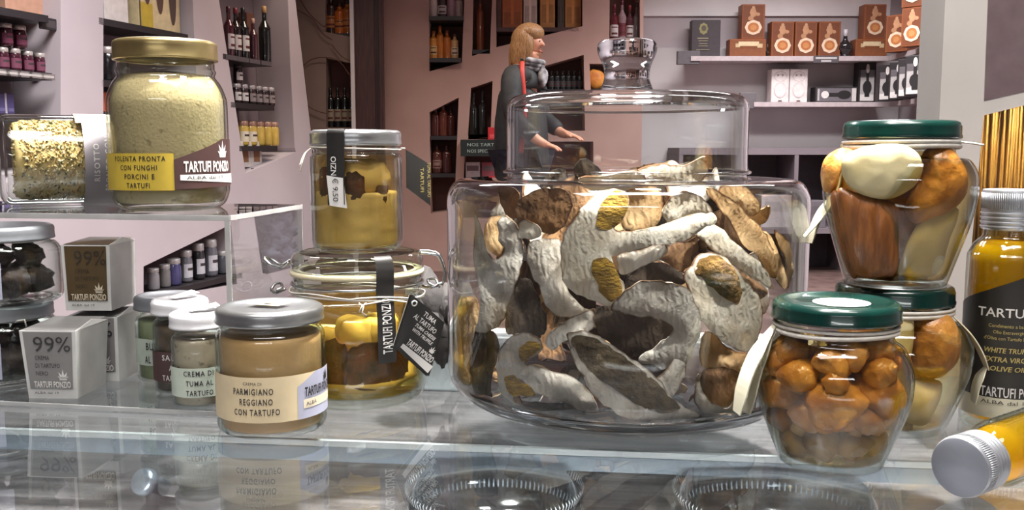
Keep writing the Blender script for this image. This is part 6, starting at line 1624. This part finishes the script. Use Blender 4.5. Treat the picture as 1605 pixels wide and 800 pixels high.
# hair: a cap over the skull with a fall to the shoulders, open at the face
v, f = [], []; n, m = 30, 16
for i in range(m + 1):
    q = i / m
    for j in range(n + 1):
        a_ = math.radians(76) + (math.radians(284 - 76)) * j / n       # angle from +x, face side left open
        if q < .5:
            th = q / .5 * math.pi / 2; r_ = math.sin(th); x = .022 + (.098 * math.cos(a_)) * r_; y = .094 * math.sin(a_) * r_; z = 1.612 + .098 * math.cos(th)
        else:
            e = (q - .5) / .5; r_ = 1 + .10 * math.sin(e * 3.1); x = .022 + .098 * math.cos(a_) * r_ - .012 * e; y = .094 * math.sin(a_) * r_; z = 1.612 - e * (.165 + .02 * math.sin(a_ * 9))
        w_ = 1 + .035 * noise.noise(Vector((a_ * 5, z * 5, 3)))
        v.append((x * w_ * s, y * w_ * s, z * s))
for i in range(m):
    for j in range(n): f.append((i * (n + 1) + j, (i + 1) * (n + 1) + j, (i + 1) * (n + 1) + j + 1, i * (n + 1) + j + 1))
mb = MB().add(v, f, 0, True)
lump(mb, (.030 * s, 0, 1.655 * s), .080 * s, .088 * s, .056 * s, 8, .10, n=20, m=10)
for sy in (-1, 1): lump(mb, (.020 * s, sy * .074 * s, 1.575 * s), .050 * s, .026 * s, .095 * s, 9 + sy, .18, n=16, m=10)
o = mb.build('hair', M_hair, per); md = o.modifiers.new('thick', 'SOLIDIFY'); md.thickness = .014 * s; md.offset = 1
# coat, trousers, shoes: their own surfaces around the body
cj = [J(-.02, 0, .70, .20, .19), J(-.02, 0, .95, .195, .185), J(-.03, 0, 1.14, .17, .17), J(-.02, 0, 1.31, .175, .17), J(-.01, 0, 1.42, .105, .09), J(.005, 0, 1.475, .072, .068),
      J(-.02, -.195, 1.38, .082), J(.00, -.26, 1.13, .066), J(.145, -.215, .985, .056), J(-.02, .195, 1.38, .082), J(.03, .255, 1.13, .066), J(.185, .18, 1.035, .056)]
skin('coat', cj, [(0, 1), (1, 2), (2, 3), (3, 4), (4, 5), (4, 6), (6, 7), (7, 8), (4, 9), (9, 10), (10, 11)], M_coat, per, root=1)
skin('trousers', [J(-.02, 0, .93, .165, .135), J(-.02, -.09, .84, .105), J(-.01, -.10, .48, .075), J(-.03, -.10, .10, .058), J(-.02, .09, .84, .105), J(.03, .10, .48, .075), J(.01, .10, .10, .058)], [(0, 1), (1, 2), (2, 3), (0, 4), (4, 5), (5, 6)], M_trou, per)
for sy, x_ in ((-.10, -.03), (.10, .01)):
    mb = MB(); lump(mb, ((x_ + .05) * s, sy * s * 1.05, .042 * s), .14 * s, .052 * s, .048 * s, 4, .05); mb.build('shoe', gm((30, 28, 28), .4), per)
mb = MB(); sp_ = catmull([(.03, -.145, 1.46), (.05, -.20, 1.38), (.06, -.195, 1.22), (.06, -.195, 1.05), (.04, -.205, .90)], 6)
for a_, b_ in ((0, 0),):
    mb.tube([Vector(q) * s for q in sp_], .017 * s, 8)
mb.build('strap', M_red, per, 'red strap')
mb = MB()
for k in range(3): mb.tube([((.015 + (.085 + .008 * k) * math.cos(q)) * s, (.083 + .006 * k) * math.sin(q) * s, (1.445 + .022 * k - .018 * math.cos(q)) * s) for q in [2 * math.pi * i / 24 for i in range(24)]], .020 * s, 8, closed=True)
lump(mb, (.125 * s, -.02 * s, 1.38 * s), .03 * s, .045 * s, .07 * s, 6, .3)
mb.build('scarf', M_scarf, per, 'grey and white scarf')
